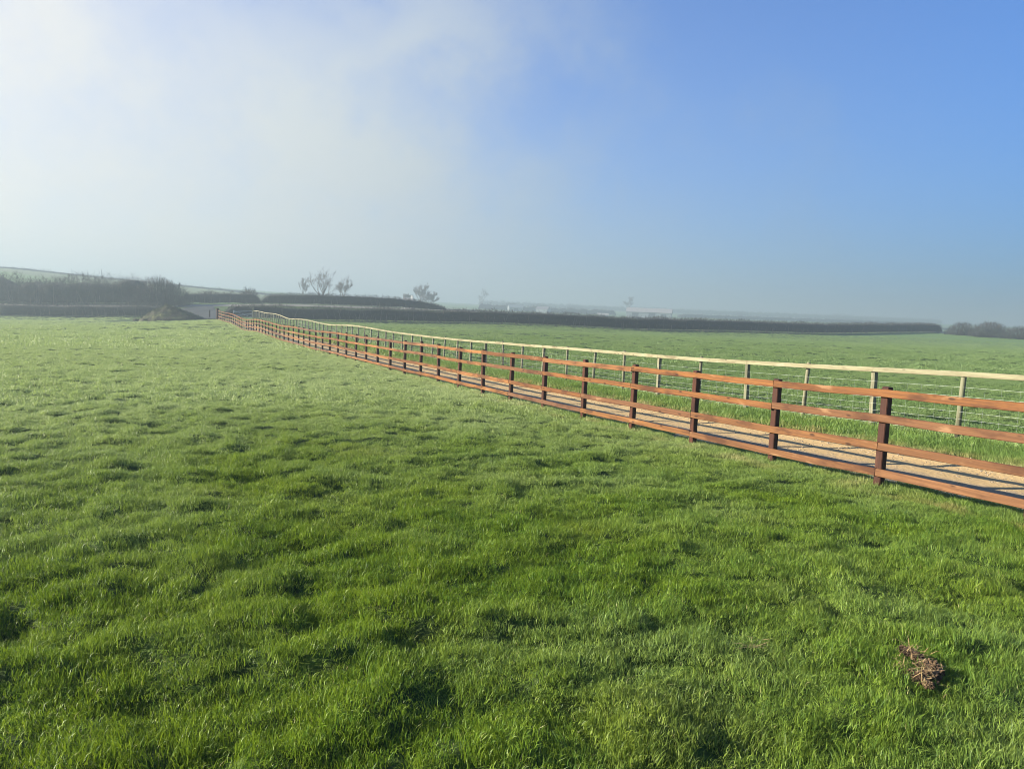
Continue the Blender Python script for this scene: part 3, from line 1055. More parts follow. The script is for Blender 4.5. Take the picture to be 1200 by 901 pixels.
cz = tz(*CLOD) + float(bumps(np.array([CLOD[0]]), np.array([CLOD[1]]))[0])
clod = empty('turf_clod', (CLOD[0], CLOD[1], cz), -0.52)
tag(clod, 'brown clod of torn turf with dead straw lying in the near grass', 'clod')
rp = random.Random(5)
bits = [(-.085, .22, .030), (-.06, .19, .036), (-.02, .15, .036), (.015, .11, .040), (.045, .05, .046), (.06, .0, .050), (.045, -.06, .05), (.01, -.09, .040), (-.045, -.05, .036), (-.075, -.03, .028), (.0, -.15, .034), (.04, -.18, .030)]
for i, (x, y, r_) in enumerate(bits):
    m = MB()
    vs, fs = lump(r_ * .80, i + 1, .70, .65, 4, 4.2)
    m.add(vs, fs)
    o = m.build('soil_lump', M['clod'], clod, smooth=False)
    o.location = (x, y, 0.005 + rp.uniform(0, .022))
    o.rotation_euler = (0, 0, rp.uniform(0, 6))
m = MB()
for i in range(110):
    bx_, by_, _b = bits[rp.randrange(len(bits))]
    x, y = bx_ + rp.gauss(0.0, .03), by_ + rp.gauss(0.0, .03)
    a, l = rp.uniform(0, 6.28), rp.uniform(.03, .085)
    z = .035 + rp.uniform(-.02, .03)
    d = Vector((math.cos(a), math.sin(a), rp.uniform(-.3, .6))) * l
    w = Vector((-math.sin(a), math.cos(a), 0)) * .0022
    p = Vector((x, y, z))
    m.add([p - w, p + w, p + d * .6 + Vector((0, 0, .006)) + w * .7, p + d * .6 + Vector((0, 0, .006)) - w * .7, p + d], [(0, 1, 2, 3), (3, 2, 4)])
o = m.build('straw', M['straw'], clod)
o['kind'] = 'stuff'
# a smaller scrap beside it
c2 = (1.32, 3.86)
z2 = tz(*c2) + float(bumps(np.array([c2[0]]), np.array([c2[1]]))[0])
scrap = empty('straw_wisp', (c2[0], c2[1], z2))
tag(scrap, 'small wisp of dead straw in the near grass left of the clod', 'straw')
m = MB()
for i in range(16):
    x, y = rp.gauss(0.0, .045), rp.gauss(0.0, .03)
    a, l = rp.uniform(-.6, .6) + (math.pi if rp.random() < .5 else 0), rp.uniform(.03, .09)
    d = Vector((math.cos(a), math.sin(a), rp.uniform(-.1, .25))) * l
    w = Vector((-math.sin(a), math.cos(a), 0)) * .0022
    p = Vector((x, y, .055 + rp.uniform(0, .03)))
    m.add([p - w, p + w, p + d * .6 + w * .7, p + d * .6 - w * .7, p + d], [(0, 1, 2, 3), (3, 2, 4)])
m.build('stalk', M['straw'], scrap)

# ------------------------------------------------------------------ hedges, shrubs and trees (leafless: twigs as small real faces)
def quads_to_mesh(name, P, D, Wd, mat, parent):
    """thin tapering blades: base P, direction*length D, half width vector Wd"""
    V = np.stack([P - Wd, P + Wd, P + D + Wd * .35, P + D - Wd * .35], 1).reshape(-1, 3)
    Fq = np.arange(len(V)).reshape(-1, 4)
    me = np_mesh(name, V, Fq)
    return link(name, me, mat, parent)


def unit(v):
    return v / np.maximum(np.linalg.norm(v, axis=1, keepdims=True), 1e-9)


def path_at(pts, n, g):
    pts = np.array(pts, float)
    seg = np.hypot(*np.diff(pts, axis=0).T)
    cum = np.concatenate([[0], np.cumsum(seg)])
    s = g.uniform(0, cum[-1], n)
    x, y = np.interp(s, cum, pts[:, 0]), np.interp(s, cum, pts[:, 1])
    k = np.clip(np.searchsorted(cum, s) - 1, 0, len(seg) - 1)
    d = np.diff(pts, axis=0)[k] / seg[k][:, None]
    return s, x, y, d, cum[-1]


def hedge(name, pts, h, w, label, seed, dens=210, twig=(.18, .5), tw=.015, top_rough=.05, core=True, gap=0.42, mat='twig', cat='hedge', group=None, taper=(1.5, 1.5)):
    """a hedge: stems below, a clipped body of twigs, a ragged top edge"""
    g = np.random.default_rng(seed)
    L = sum(math.dist(a, b) for a, b in zip(pts[:-1], pts[1:]))
    root = empty(name, (pts[0][0], pts[0][1], tz(*pts[0])))
    tag(root, label, cat, group)
    O = np.array(root.location)
    # stems
    n = int(L * 9)
    s, x, y, d, LL = path_at(pts, n, g)
    nrm = np.stack([-d[:, 1], d[:, 0]], 1)
    off = g.uniform(-.46, .46, n) * w
    P = np.stack([x + nrm[:, 0] * off, y + nrm[:, 1] * off, np.zeros(n)], 1)
    P[:, 2] = terrain(P[:, 0], P[:, 1]) - .1
    hst = h * (.25 + .75 * np.sqrt(np.clip(s / taper[0], 0, 1))) * (.25 + .75 * np.sqrt(np.clip((LL - s) / taper[1], 0, 1)))
    D = unit(np.stack([g.normal(0, .22, n), g.normal(0, .22, n), np.ones(n)], 1)) * (hst * g.uniform(.55, .95, n))[:, None]
    a = g.uniform(0, math.pi, n)
    Wd = np.stack([np.cos(a), np.sin(a), 0 * a], 1) * g.uniform(.02, .05, n)[:, None]
    quads_to_mesh('stem', P - O, D, Wd, M['bark'], root)
    # twigs
    n = int(L * dens * h)
    s, x, y, d, LL = path_at(pts, n, g)
    nrm = np.stack([-d[:, 1], d[:, 0]], 1)
    t = g.uniform(0, 1, n) ** .75
    prof = np.clip(.55 + .9 * t, 0, 1)
    off = np.sign(g.uniform(-1, 1, n)) * np.sqrt(g.uniform(0, 1, n)) * w * .5 * prof
    def prof_h(q):
        e0 = np.clip(q / taper[0], 0, 1)
        e1 = np.clip((LL - q) / taper[1], 0, 1)
        return h * (.25 + .75 * np.sqrt(e0)) * (.25 + .75 * np.sqrt(e1))
    hh = prof_h(s) * (1 + top_rough * 2 * perlin(s * .23 + seed, s * 0 + seed) + top_rough * 2 * perlin(s * 1.1, s * 0 + seed * 3.3))
    base = gap * h * np.clip(.4 + 1.4 * perlin(s * 1.3 + 3, s * 0 + seed) + g.normal(0, .35, n), 0, 1)
    zt = base + (hh - base) * t - g.uniform(.0, twig[1] * .6, n)
    X, Y = x + nrm[:, 0] * off, y + nrm[:, 1] * off
    P = np.stack([X, Y, terrain(X, Y) + np.maximum(zt, .05)], 1)
    D = unit(np.stack([g.normal(0, .75, n), g.normal(0, .75, n), g.normal(.75, .5, n)], 1)) * g.uniform(twig[0], twig[1], n)[:, None]
    a = g.uniform(0, 2 * math.pi, n)
    Wd = unit(np.stack([np.cos(a), np.sin(a), g.normal(0, .5, n)], 1)) * (tw * g.uniform(.6, 1.6, n))[:, None]
    o = quads_to_mesh('twigs', P - O, D, Wd, M[mat], root)
    o['kind'] = 'stuff'
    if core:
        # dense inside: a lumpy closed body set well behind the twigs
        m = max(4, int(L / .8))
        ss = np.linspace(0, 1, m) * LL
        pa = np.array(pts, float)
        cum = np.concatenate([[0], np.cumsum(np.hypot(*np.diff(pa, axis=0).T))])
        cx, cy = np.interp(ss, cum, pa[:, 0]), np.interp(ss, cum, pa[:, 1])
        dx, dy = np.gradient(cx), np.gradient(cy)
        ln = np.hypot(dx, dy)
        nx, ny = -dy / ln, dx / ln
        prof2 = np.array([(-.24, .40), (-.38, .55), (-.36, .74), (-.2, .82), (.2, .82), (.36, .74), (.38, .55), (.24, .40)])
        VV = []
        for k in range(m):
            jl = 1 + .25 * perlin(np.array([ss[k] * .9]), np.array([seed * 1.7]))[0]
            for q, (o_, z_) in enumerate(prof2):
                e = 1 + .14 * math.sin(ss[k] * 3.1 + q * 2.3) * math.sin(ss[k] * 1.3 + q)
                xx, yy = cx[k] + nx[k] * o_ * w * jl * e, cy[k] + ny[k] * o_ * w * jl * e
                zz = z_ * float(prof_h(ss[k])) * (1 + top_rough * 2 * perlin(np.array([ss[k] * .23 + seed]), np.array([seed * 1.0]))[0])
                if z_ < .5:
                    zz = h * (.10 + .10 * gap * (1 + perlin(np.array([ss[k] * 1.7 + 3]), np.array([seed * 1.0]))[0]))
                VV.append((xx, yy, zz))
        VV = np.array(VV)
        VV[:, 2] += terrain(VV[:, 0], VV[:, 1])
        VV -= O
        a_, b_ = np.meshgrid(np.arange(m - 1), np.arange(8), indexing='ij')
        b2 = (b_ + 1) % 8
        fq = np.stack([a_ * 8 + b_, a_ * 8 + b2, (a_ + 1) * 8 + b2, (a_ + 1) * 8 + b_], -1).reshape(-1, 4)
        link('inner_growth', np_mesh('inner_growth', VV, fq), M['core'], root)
    return root


def shrub(name, x, y, wx, wy, h, label, seed, n=2600, cat='shrub', group=None, mat='twig2', z0=None):
    """a leafless bush: stems fanning from the ground into a rounded cloud of twigs"""
    g = np.random.default_rng(seed)
    z0 = tz(x, y) if z0 is None else z0
    root = empty(name, (x, y, z0 - .05))
    tag(root, label, cat, group)
    # crown points in a bumpy half-ellipsoid
    u = unit(g.normal(size=(n, 3)))
    u[:, 2] = np.abs(u[:, 2])
    rr = g.uniform(0, 1, n) ** (1 / 2.4)
    lumpy = 1 + .22 * perlin(u[:, 0] * 2.2 + seed, u[:, 1] * 2.2 + u[:, 2] * 1.7)
    C = u * (rr * lumpy)[:, None] * [wx * .5, wy * .5, h]
    C[:, 2] = np.maximum(C[:, 2], .1 * h * g.uniform(size=n))
    D = unit(C / [wx * .5, wy * .5, h] + g.normal(0, .45, (n, 3)) + [0, 0, .55]) * (h * g.uniform(.10, .24, n))[:, None]
    a = g.uniform(0, 6.283, n)
    Wd = np.stack([np.cos(a), np.sin(a), g.normal(0, .3, n)], 1) * (h * g.uniform(.004, .011, n))[:, None]
    o = quads_to_mesh('twigs', C - D * .5, D, Wd, M[mat], root)
    o['kind'] = 'stuff'
    k = max(14, n // 90)
    sel = g.integers(0, n, k)
    P = np.stack([g.normal(0, .09, k) * wx, g.normal(0, .09, k) * wy, np.zeros(k)], 1)
    a = g.uniform(0, 6.283, k)
    quads_to_mesh('stem', P, C[sel] * .85 - P, np.stack([np.cos(a), np.sin(a), a * 0], 1) * (h * g.uniform(.006, .014, k))[:, None], M['bark'], root)
    return root


def bare_tree(name, x, y, h, label, seed, rmin=.035, spread=.62, trunk_r=.028, depth=6, lift=.24, kids=3, fan=0.62, limbs=0, width=None, cat='tree', group=None, z0=None):
    """a leafless tree: tapered trunk and limbs forking down to twigs"""
    g = random.Random(seed)
    z0 = tz(x, y) if z0 is None else z0
    root = empty(name, (x, y, z0 - .1))
    tag(root, label, cat, group)
    tr, cr = MB(), MB()

    def grow(p, d, l, r, lev, mb):
        n = 3 if lev < 3 else 2
        pts, rs = [p], [r]
        q, dd = p.copy(), d.copy()
        for i in range(n):
            dd = (dd + Vector((g.gauss(0, .16), g.gauss(0, .16), g.gauss(.05, .08)))).normalized()
            q = q + dd * (l / n)
            pts.append(q.copy())
            rs.append(max(r * (1 - .45 * (i + 1) / n), rmin))
        mb.tube(pts, rs, 7 if lev == 0 else 5 if lev < 2 else 3, cap=False)
        if lev >= depth:
            return
        nk = kids + (1 if g.random() < .5 else 0) if lev < depth - 1 else kids + 1
        if lev == 0 and limbs:
            nk = limbs
        for c in range(nk):
            t = 1.0 if c == 0 else g.uniform(.45, 1.0)
            i = min(int(t * n), n - 1)
            bp_ = pts[i].lerp(pts[i + 1], t * n - i) if t < 1 else pts[-1]
            ax = Vector((g.gauss(0, 1), g.gauss(0, 1), 0)).normalized()
            a = g.uniform(.6, 1.25) * fan * (.35 if c == 0 else 1.0)
            nd_ = (dd * math.cos(a) + ax * math.sin(a)).normalized()
            nd_ = (nd_ + Vector((0, 0, .16 - spread * .10))).normalized()
            if lev == 0 and limbs and c:
                fa = 2 * math.pi * (c + g.uniform(-.3, .3)) / (limbs - 1)
                ti = g.uniform(.35, 1.2)
                nd_ = Vector((math.cos(fa) * math.sin(ti), math.sin(fa) * math.sin(ti), math.cos(ti)))
            grow(bp_, nd_, l * g.uniform(.60, .82), rs[i + 1] * (.88 if c == 0 else .66), lev + 1, cr)
    grow(Vector((0, 0, 0)), Vector((0, 0, 1)), h * lift, h * trunk_r, 0, tr)
    # scale to the wanted height
    top = max(v[2] for v in cr.v)
    k = h / top
    ca = np.array(cr.v)
    kx = ky = k
    if width:
        x0, x1 = np.percentile(ca[:, 0], [2, 98])
        y0, y1 = np.percentile(ca[:, 1], [2, 98])
        kx, ky = width / (x1 - x0), width / (y1 - y0)
        sx_, sy_ = -(x0 + x1) / 2 * kx, -(y0 + y1) / 2 * ky
    else:
        sx_ = sy_ = 0
    for mb in (tr, cr):
        mb.v = [(a * kx + sx_ * min(1, c * k / (h * .5)), b * ky + sy_ * min(1, c * k / (h * .5)), c * k) for a, b, c in mb.v]
    tr.build('trunk', M['bark'], root)
    cr.build('crown', M['bark'], root)
    return root


# clipped hedge along the far side of both fields, broken by the gateway
hedge('hedge', [(PX(-150, 112), 112 + 22), (PX(0, 129), 129), (PX(100, 128), 128), (PX(205, 127), 127)], 2.1, 1.3, 'low clipped dark hedge along the left field edge behind the soil heap', 41, gap=.2)
hedge('hedge', [(PX(262, 117), 117), (PX(350, 119), 119), (PX(500, 126), 126), (PX(750, 131), 131), (PX(950, 157), 157), (PX(1101, 190), 190)], 2.3, 1.4, 'long clipped dark hedge behind the far field with pale stems showing below', 42, top_rough=.06, gap=.36)
# second clipped hedge on the bank beyond the lane
hedge('hedge', [(PX(306, 152), 152), (PX(400, 152), 152), (PX(470, 156), 156), (PX(520, 166), 166)], 2.25, 1.6, 'taller flat topped hedge beyond the lane below the big bare tree', 43, gap=.1, top_rough=.09, taper=(2, 14))
hedge('hedge', [(PX(208, 152), 152), (PX(260, 152), 152), (PX(305, 153), 153)], 2.3, 1.8, 'short low hedge beyond the lane above the pale gateway yard', 44, top_rough=.14, gap=.1, mat='twig2')
# tall overgrown growth on the left
hedge('overgrown_hedge', [(PX(-260, 140), 150), (PX(-60, 143), 146), (PX(60, 143), 143), (PX(175, 143), 143)], 4.6, 5.0, 'tall overgrown leafless thicket behind the low hedge on the left', 45, dens=85, twig=(.4, 1.3), tw=.026, top_rough=.24, gap=.05, mat='twig2', cat='thicket')
shrub('bare_bush', PX(186, 141), 141, 11.5, 7, 5.0, 'big rounded leafless bush at the right end of the tall thicket behind the soil heap', 46, n=7000)
for px, hh, sd in ((30, 5.3, 61), (95, 5.0, 62), (140, 5.1, 63)):
    pass
shrub('bare_bush', PX(291, 158), 158, 4.5, 4, 3.6, 'small leafless bush rising from the low hedge right of the pale yard', 47, n=1800)
shrub('bare_bush', PX(246, 160), 160, 5, 4, 2.9, 'faint low bush behind the low hedge above the gateway yard', 48, n=1400)
# clump at the right edge
for px, d_, wx, hh, lab, sd in ((1128, 178, 8.5, 3.1, 'leafless bush nearest the hedge gap in the right hand clump', 51), (1160, 172, 9.5, 3.6, 'tallest leafless bush in the middle of the right hand clump', 52),
                                (1196, 168, 9.0, 3.0, 'leafless bush at the picture edge ending the right hand clump', 53)):
    shrub('bare_bush', PX(px, d_), d_, wx, 6, hh, lab, sd, n=4200, group='bushes at the right end of the field')
shrub('bare_bush', PX(1245, 168), 168, 9, 6, 3.2, 'leafless bush just past the right end of the clump', 54, n=2500, group='bushes at the right end of the field')
# shrubs poking out between the far hedges
for px, d_, wx, hh, lab, sd in ((355, 215, 7, 3.0, 'low scrub at the left foot of the big bare tree', 55), (388, 220, 8, 3.6, 'rounded scrub bush between the two bare trees', 56), (415, 210, 9, 3.2, 'low scrub right of the slender bare tree', 57), (444, 205, 10, 3.2, 'low scrub left of the white house', 58), (330, 212, 9, 2.6, 'low scrub on the skyline left of the bare trees', 59)):
    shrub('scrub_bush', PX(px, d_), d_, wx, 5, hh, lab, sd, n=1500, group='scrub behind the lane hedge')

bare_tree('oak_tree', PX(376, 225), 225, 11.2, 'broad bare tree with a wide twiggy crown above the lane hedge', 3, rmin=.015, spread=.6, trunk_r=.036, depth=6, lift=.30, kids=2, fan=.60, limbs=9, width=8.2)
bare_tree('bare_tree', PX(403, 235), 235, 9.6, 'slender bare tree right of the broad bare tree', 12, rmin=.022, spread=.4, trunk_r=.024, depth=5, limbs=6, width=4.4, lift=.30, fan=.50)
bare_tree('bare_tree', PX(355, 270), 270, 8.8, 'small faint bare tree close left of the broad tree', 14, rmin=.022, spread=.3, trunk_r=.020, depth=5, limbs=5, width=3.4, lift=.30, fan=.42)
bare_tree('bare_tree', PX(491, 330), 330, 11.5, 'narrow misty tree right of the white house', 21, rmin=.035, spread=.2, trunk_r=.024, depth=5, limbs=6, lift=.26, fan=.42)
bare_tree('bare_tree', PX(504, 335), 335, 8.0, 'rounded misty tree beside the narrow one', 22, rmin=.035, spread=.6, trunk_r=.024, depth=5, limbs=7, lift=.22, fan=.66)
bare_tree('bare_tree', PX(472, 345), 345, 6.5, 'small misty tree against the white house', 23, spread=.5, trunk_r=.02, depth=5, lift=.26, fan=.5)
bare_tree('bare_tree', PX(565, 560), 560, 15.0, 'very faint tall tree alone in the mist left of the distant farms', 24, rmin=.03, width=7, spread=.4, trunk_r=.026, depth=5, lift=.24, fan=.5)
bare_tree('bare_tree', PX(735, 610), 610, 15.0, 'faint tree behind the gable of the long barn', 25, rmin=.03, width=7, spread=.5, trunk_r=.026, depth=5, lift=.24, fan=.55)

# distant field hedges fading into the mist
far_h = [([(PX(520, 260), 260), (PX(640, 255), 255), (PX(800, 262), 262), (PX(1000, 285), 285), (PX(1150, 320), 320)], 0.9, 2.0, 'first thin hedge line beyond the long near hedge', 71),
         ([(PX(540, 370), 370), (PX(700, 400), 400), (PX(900, 430), 430), (PX(1120, 450), 450)], 1.2, 3.0, 'hazy hedge line in front of the long barn', 72),
         ([(PX(560, 520), 520), (PX(640, 520), 520), (PX(720, 530), 530)], 4.0, 6.0, 'blurred belt of scrub left of the barn', 73),
         ([(PX(795, 560), 560), (PX(900, 600), 600), (PX(1080, 640), 640)], 3.0, 6.0, 'pale hedge line right of the barn', 74),
         ([(PX(560, 900), 900), (PX(800, 930), 930), (PX(1100, 950), 950)], 6.0, 12.0, 'palest belt of trees on the misty skyline', 75),
         ([(PX(-60, 330), 330), (PX(60, 345), 345), (PX(200, 350), 350), (PX(330, 360), 360)], 0.9, 1.5, 'thin hedge crossing the misty green hillside', 76)]
for pts, hh, ww, lab, sd in far_h:
    hedge('field_hedge', pts, hh, ww, lab, sd, dens=9, twig=(.5, 1.4), tw=.09, top_rough=.22, gap=.0, cat='hedge', group='hedges on the distant farmland')
for px, d_, wx, hh, lab, sd in ((597, 540, 14, 6, 'hazy copse left of the distant farm sheds', 81), (630, 545, 18, 6, 'hazy copse beside the distant farm sheds', 82), (672, 720, 20, 7, 'faint copse on the skyline left of the barn', 83), (868, 760, 22, 7, 'faint copse on the skyline right of the barn', 84), (985, 820, 40, 9, 'faint long copse on the skyline above the hedge end', 85)):
    shrub('copse', PX(px, d_), d_, wx, 9, hh, lab, sd, n=1500, cat='copse', group='copses on the distant farmland')

# ------------------------------------------------------------------ lane, yard, soil heap, gate
def strip(name, pts, w, mat, label, lift=.03, sub_=2.0, edge=None):
    pa = np.array(pts, float)
    cum = np.concatenate([[0], np.cumsum(np.hypot(*np.diff(pa, axis=0).T))])
    ss = np.arange(0, cum[-1], sub_)
    cx, cy = np.interp(ss, cum, pa[:, 0]), np.interp(ss, cum, pa[:, 1])
    ww = np.interp(ss, cum, w) if isinstance(w, (list, tuple)) else np.full(len(ss), w)
    dx, dy = np.gradient(cx), np.gradient(cy)
    ln = np.hypot(dx, dy)
    nx, ny = -dy / ln, dx / ln
    t = np.linspace(-.5, .5, 9)
    jag = 1 + .15 * perlin(ss * .4, ss * 0 + 3)
    X = cx[:, None] + nx[:, None] * t * (ww * jag)[:, None]
    Y = cy[:, None] + ny[:, None] * t * (ww * jag)[:, None]
    Z = terrain(X.ravel(), Y.ravel()).reshape(X.shape) + bumps(X.ravel(), Y.ravel()).reshape(X.shape) * 0 + lift
    a, b = np.meshgrid(np.arange(len(ss) - 1), np.arange(8), indexing='ij')
    fq = np.stack([a * 9 + b, a * 9 + b + 1, (a + 1) * 9 + b + 1, (a + 1) * 9 + b], -1).reshape(-1, 4)
    me = np_mesh(name, np.stack([X.ravel(), Y.ravel(), Z.ravel()], 1), fq)
    if me.polygons[0].normal.z < 0:
        me.flip_normals()
    o = link(name, me, mat, smooth=True)
    tag(o, label, kind='structure')
    return o


strip('lane', [(PX(-200, 142), 146), (PX(0, 140), 140), (PX(200, 140), 140), (PX(400, 141), 141), (PX(520, 148), 148), (PX(650, 158), 158), (PX(850, 176), 176), (PX(1080, 208), 208), (PX(1250, 225), 225)], 3.4, M['lane'], 'pale country lane on the bank behind the clipped hedges', .07)
strip('yard', [(PX(246, 103.5), 103.5), (PX(243, 112), 112), (PX(236, 126), 126), (PX(226, 138), 138)], [3.0, 4.4, 5.2, 6.5], M['wet'], 'wet grey concrete ramp climbing through the gateway to the lane', .12, .8)

# soil heap
hx, hy = PX(193, 104), 104.0
g = 64
th = np.linspace(0, 2 * math.pi, g, endpoint=False)
rs = np.linspace(0, 1, 22)
TH, RS = np.meshgrid(th, rs, indexing='ij')
lx = RS * np.cos(TH) * np.where(np.cos(TH) > 0, 5.4, 3.5)
ly = RS * np.sin(TH) * 2.6
prof = np.clip(1 - RS, 0, 1) ** .85 * 2.05 * np.where(np.cos(TH) > 0, 1 - .12 * RS, 1)
hz_ = prof * (1 + .28 * perlin(lx * .8 + 4, ly * .8)) + .16 * perlin(lx * 2.1, ly * 2.1) * (RS < .97) - .12 * (RS > .97)
gxh, gyh = lx + hx, ly + hy
zz = terrain(gxh.ravel(), gyh.ravel()).reshape(lx.shape) + hz_
ob = empty('soil_heap', (hx, hy, tz(hx, hy)))
tag(ob, 'rounded heap of dug soil and rough grass at the far end of the pasture', 'soil heap')
V = np.stack([lx.ravel(), ly.ravel(), (zz - ob.location.z).ravel()], 1)
a, b = np.meshgrid(np.arange(g), np.arange(21), indexing='ij')
a2_ = (a + 1) % g
fq = np.stack([a * 22 + b, a * 22 + b + 1, a2_ * 22 + b + 1, a2_ * 22 + b], -1).reshape(-1, 4)
mh = np_mesh('mound', V, fq)
if mh.polygons[25].normal.z < 0:
    mh.flip_normals()
link('mound', mh, M['soil'], ob, smooth=True)
nn = 2600
gg = np.random.default_rng(9)
k1, k2 = gg.integers(0, g, nn), (gg.uniform(0, 1, nn) ** .7 * 20).astype(int)
P = V.reshape(g, 22, 3)[k1, k2] + gg.normal(0, .08, (nn, 3)) * [1, 1, .3]
D = unit(np.stack([gg.normal(0, .6, nn), gg.normal(0, .6, nn), np.ones(nn)], 1)) * gg.uniform(.08, .28, nn)[:, None]
aa = gg.uniform(0, 6.28, nn)
ow = quads_to_mesh('weeds', P, D, np.stack([np.cos(aa), np.sin(aa), aa * 0], 1) * .02, M['weed'], ob)
ow['kind'] = 'stuff'
rp = random.Random(31)
for i in range(16):
    a_ = rp.uniform(0, 6.28)
    q = rp.uniform(.86, 1.06)
    x, y = math.cos(a_) * (5.2 if math.cos(a_) > 0 else 3.6) * q, -abs(math.sin(a_)) * 2.6 * q
    m = MB()
    vs, fs = lump(rp.uniform(.12, .32), i + 20, .7, .4, 2)
    m.add(vs, fs)
    o = m.build('soil_lump', M['soil'], ob)
    o.location = (x, y, tz(hx + x, hy + y) - ob.location.z + .1)

# gate posts and a galvanised gate at the end of the track
def gate_post(x, y, h, w, label, mat):
    o = MB()
    c = w * .12
    prof = [(-w / 2 + c, -w / 2), (w / 2 - c, -w / 2), (w / 2, -w / 2 + c), (w / 2, w / 2 - c), (w / 2 - c, w / 2), (-w / 2 + c, w / 2), (-w / 2, w / 2 - c), (-w / 2, -w / 2 + c)]
    vs = [(a, b, -.3) for a, b in prof] + [(a, b, h - .06) for a, b in prof] + [(a * .7, b * .7, h) for a, b in prof]
    fs = [(k + L, (k + 1) % 8 + L, (k + 1) % 8 + 8 + L, k + 8 + L) for L in (0, 8) for k in range(8)] + [tuple(range(16, 24))]
    o.add(vs, fs)
    ob_ = o.build('gate_post', mat)
    ob_.location = (x, y, tz(x, y))
    ob_.rotation_euler = (0, 0, .4)
    tag(ob_, label, 'gate post')
    return ob_


gate_post(F1X[-1] - .32, F1Y[-1] + .5, 1.45, .30, 'thick dark gate post where the brown fence ends', M['post'])
gate_post(PX(245, 122), 122, 1.25, .24, 'dark gate post standing in front of the lane above the wet yard', M['post'])
gate_post(F2X[-1] - .25, F2Y[-1] + .5, 1.75, .20, 'pale gate post closing the far end of the netting fence', M['palepost'])
gt = empty('field_gate', (F2X[-1] - .45, F2Y[-1] + .55, tz(F2X[-1] - .45, F2Y[-1] + .55)))
gt.rotation_euler = (0, 0, R(196))
tag(gt, 'galvanised tubular field gate at the far end of the track', 'gate')
GW, GH = 2.6, 1.15
for zz_ in (.18, .36, .54, .74, .94, GH):
    m = MB()
    m.tube([(0, 0, zz_), (GW, 0, zz_)], .022, 6)
    m.build('bar', M['galv'], gt)
for xx in (0.0, GW):
    m = MB()
    m.tube([(xx, 0, .15), (xx, 0, GH + .03)], .028, 6)
    m.build('upright', M['galv'], gt)
m = MB()
m.tube([(0, .03, .2), (GW, .03, GH)], .018, 6)
m.build('brace', M['galv'], gt)

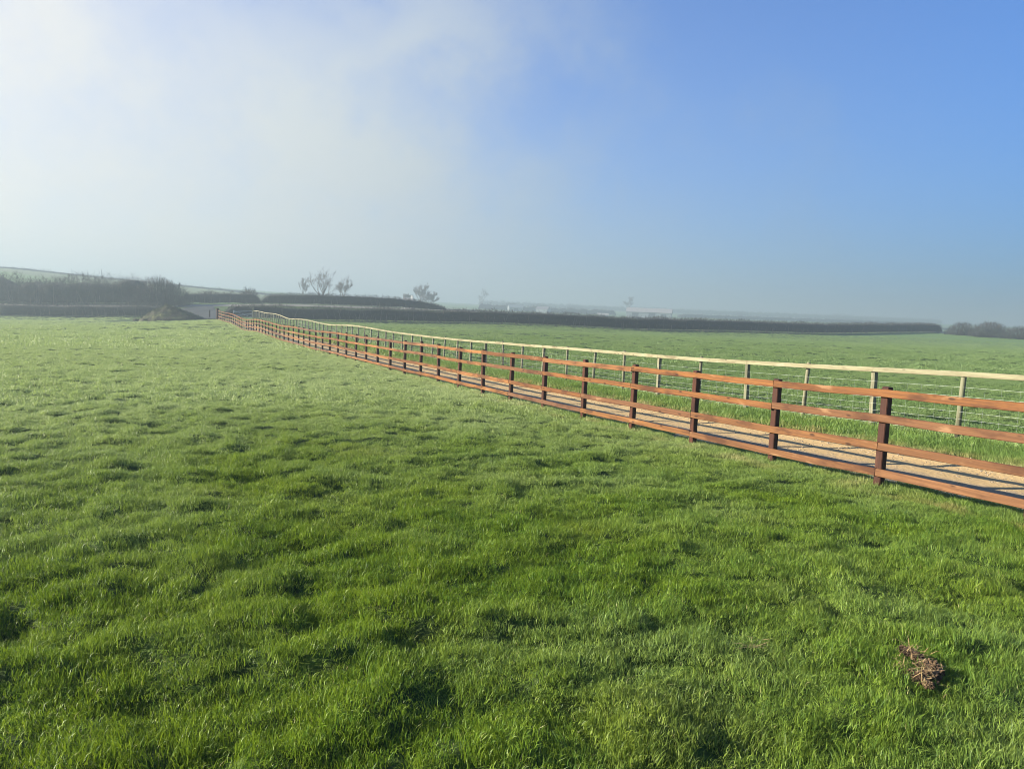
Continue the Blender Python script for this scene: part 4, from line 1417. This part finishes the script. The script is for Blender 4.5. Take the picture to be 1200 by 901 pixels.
# ------------------------------------------------------------------ distant buildings
def building(name, x, y, rz, L, Wd, eave, ridge, wall, roof, label, cat, windows=(), doors=(), overhang=.3, chimney=False):
    """gabled building, length along local x"""
    root = empty(name, (x, y, tz(x, y) - .1), rz)
    tag(root, label, cat)
    m = MB()
    a, b = L / 2, Wd / 2
    m.add([(-a, -b, -.6), (a, -b, -.6), (a, b, -.6), (-a, b, -.6), (-a, -b, eave), (a, -b, eave), (a, b, eave), (-a, b, eave), (-a, 0, ridge), (a, 0, ridge)],
          [(0, 1, 5, 4), (2, 3, 7, 6), (1, 2, 6, 9, 5), (3, 0, 4, 8, 7)])
    m.build('wall', wall, root)
    m = MB()
    t = .16
    o = overhang
    sl = (ridge - eave) / b
    ez = eave - sl * o
    for s in (-1, 1):
        m.add([(-a - o, s * (b + o), ez + .02), (a + o, s * (b + o), ez + .02), (a + o, 0, ridge + .02), (-a - o, 0, ridge + .02),
               (-a - o, s * (b + o), ez + t), (a + o, s * (b + o), ez + t), (a + o, 0, ridge + t), (-a - o, 0, ridge + t)],
              [(0, 1, 2, 3), (4, 7, 6, 5), (0, 4, 5, 1), (1, 5, 6, 2), (3, 7, 4, 0)])
    ro = m.build('roof', roof, root)
    if chimney:
        m = MB()
        m.box((a * .7 - .4, -.4, ridge - .4), (a * .7 + .4, .4, ridge + 1.1))
        m.build('chimney', wall, ro)
    for (wx, wz, ww, wh) in windows:
        m = MB()
        m.box((wx - ww / 2, -b - .05, wz), (wx + ww / 2, -b + .02, wz + wh))
        f = m.build('window', M['wall_grey'], root)
        m = MB()
        m.box((wx - ww / 2 + .1, -b - .07, wz + .1), (wx + ww / 2 - .1, -b - .052, wz + wh - .1))
        m.build('pane', M['glass'], f)
    for (wx, ww, wh) in doors:
        m = MB()
        m.box((wx - ww / 2, -b - .06, -.1), (wx + ww / 2, -b + .02, wh))
        m.build('door', M['glass'], root)
    return root


building('barn', PX(760, 470), 470, R(-14), 27, 10, 3.6, 6.0, M['wall_grey'], M['roof_white'], 'long grey barn with a pale roof far off in the misty fields', 'barn', doors=((-8, 4, 3.1), (2, 4, 3.1), (9, 3, 2.6)))
building('farmhouse', PX(478, 300), 300, R(-20), 4.2, 3.6, 2.6, 3.9, M['wall_white'], M['roof_slate'], 'small white house half hidden behind the lane hedge', 'house', windows=((-1, .9, .8, 1.0), (1, .9, .8, 1.0)), chimney=True)
building('shed', PX(706, 430), 430, R(-10), 6, 4, 1.6, 2.4, M['wall_grey'], M['roof_white'], 'low shed with a bright white roof left of the barn', 'shed', doors=((0, 1.6, 1.5),))
building('shed', PX(603, 500), 500, R(12), 9, 6, 2.6, 4.4, M['wall_grey'], M['wall_grey'], 'hazy grey shed in the farm among hazy copses', 'shed', doors=((0, 2.5, 2.2),))
building('shed', PX(636, 505), 505, R(-25), 8, 6, 2.4, 4.0, M['wall_grey'], M['roof_slate'], 'dim dark roofed shed beside the hazy copse', 'shed', windows=((-2, 1, .8, .9), (2, 1, .8, .9)))

# ------------------------------------------------------------------ morning mist
m = MB()
m.box((-3100, -3100, -7.0), (3100, 3100, 27.0))
hz = m.build('haze', None)
tag(hz, 'thin white morning mist lying over the fields', kind='stuff')
hm = bpy.data.materials.new('mist')
hm.use_nodes = True
nt = hm.node_tree
nt.nodes.clear()
mo = nt.nodes.new('ShaderNodeOutputMaterial')
pv = nt.nodes.new('ShaderNodeVolumePrincipled')
pv.inputs['Color'].default_value = (0.345, 0.43, 0.485, 1)
pv.inputs['Density'].default_value = HAZE_DENSITY
pv.inputs['Anisotropy'].default_value = 0.24
nt.links.new(pv.outputs[0], mo.inputs['Volume'])
hz.data.materials.append(hm)
hz.display_type = 'WIRE'
print('objects', len(bpy.data.objects))
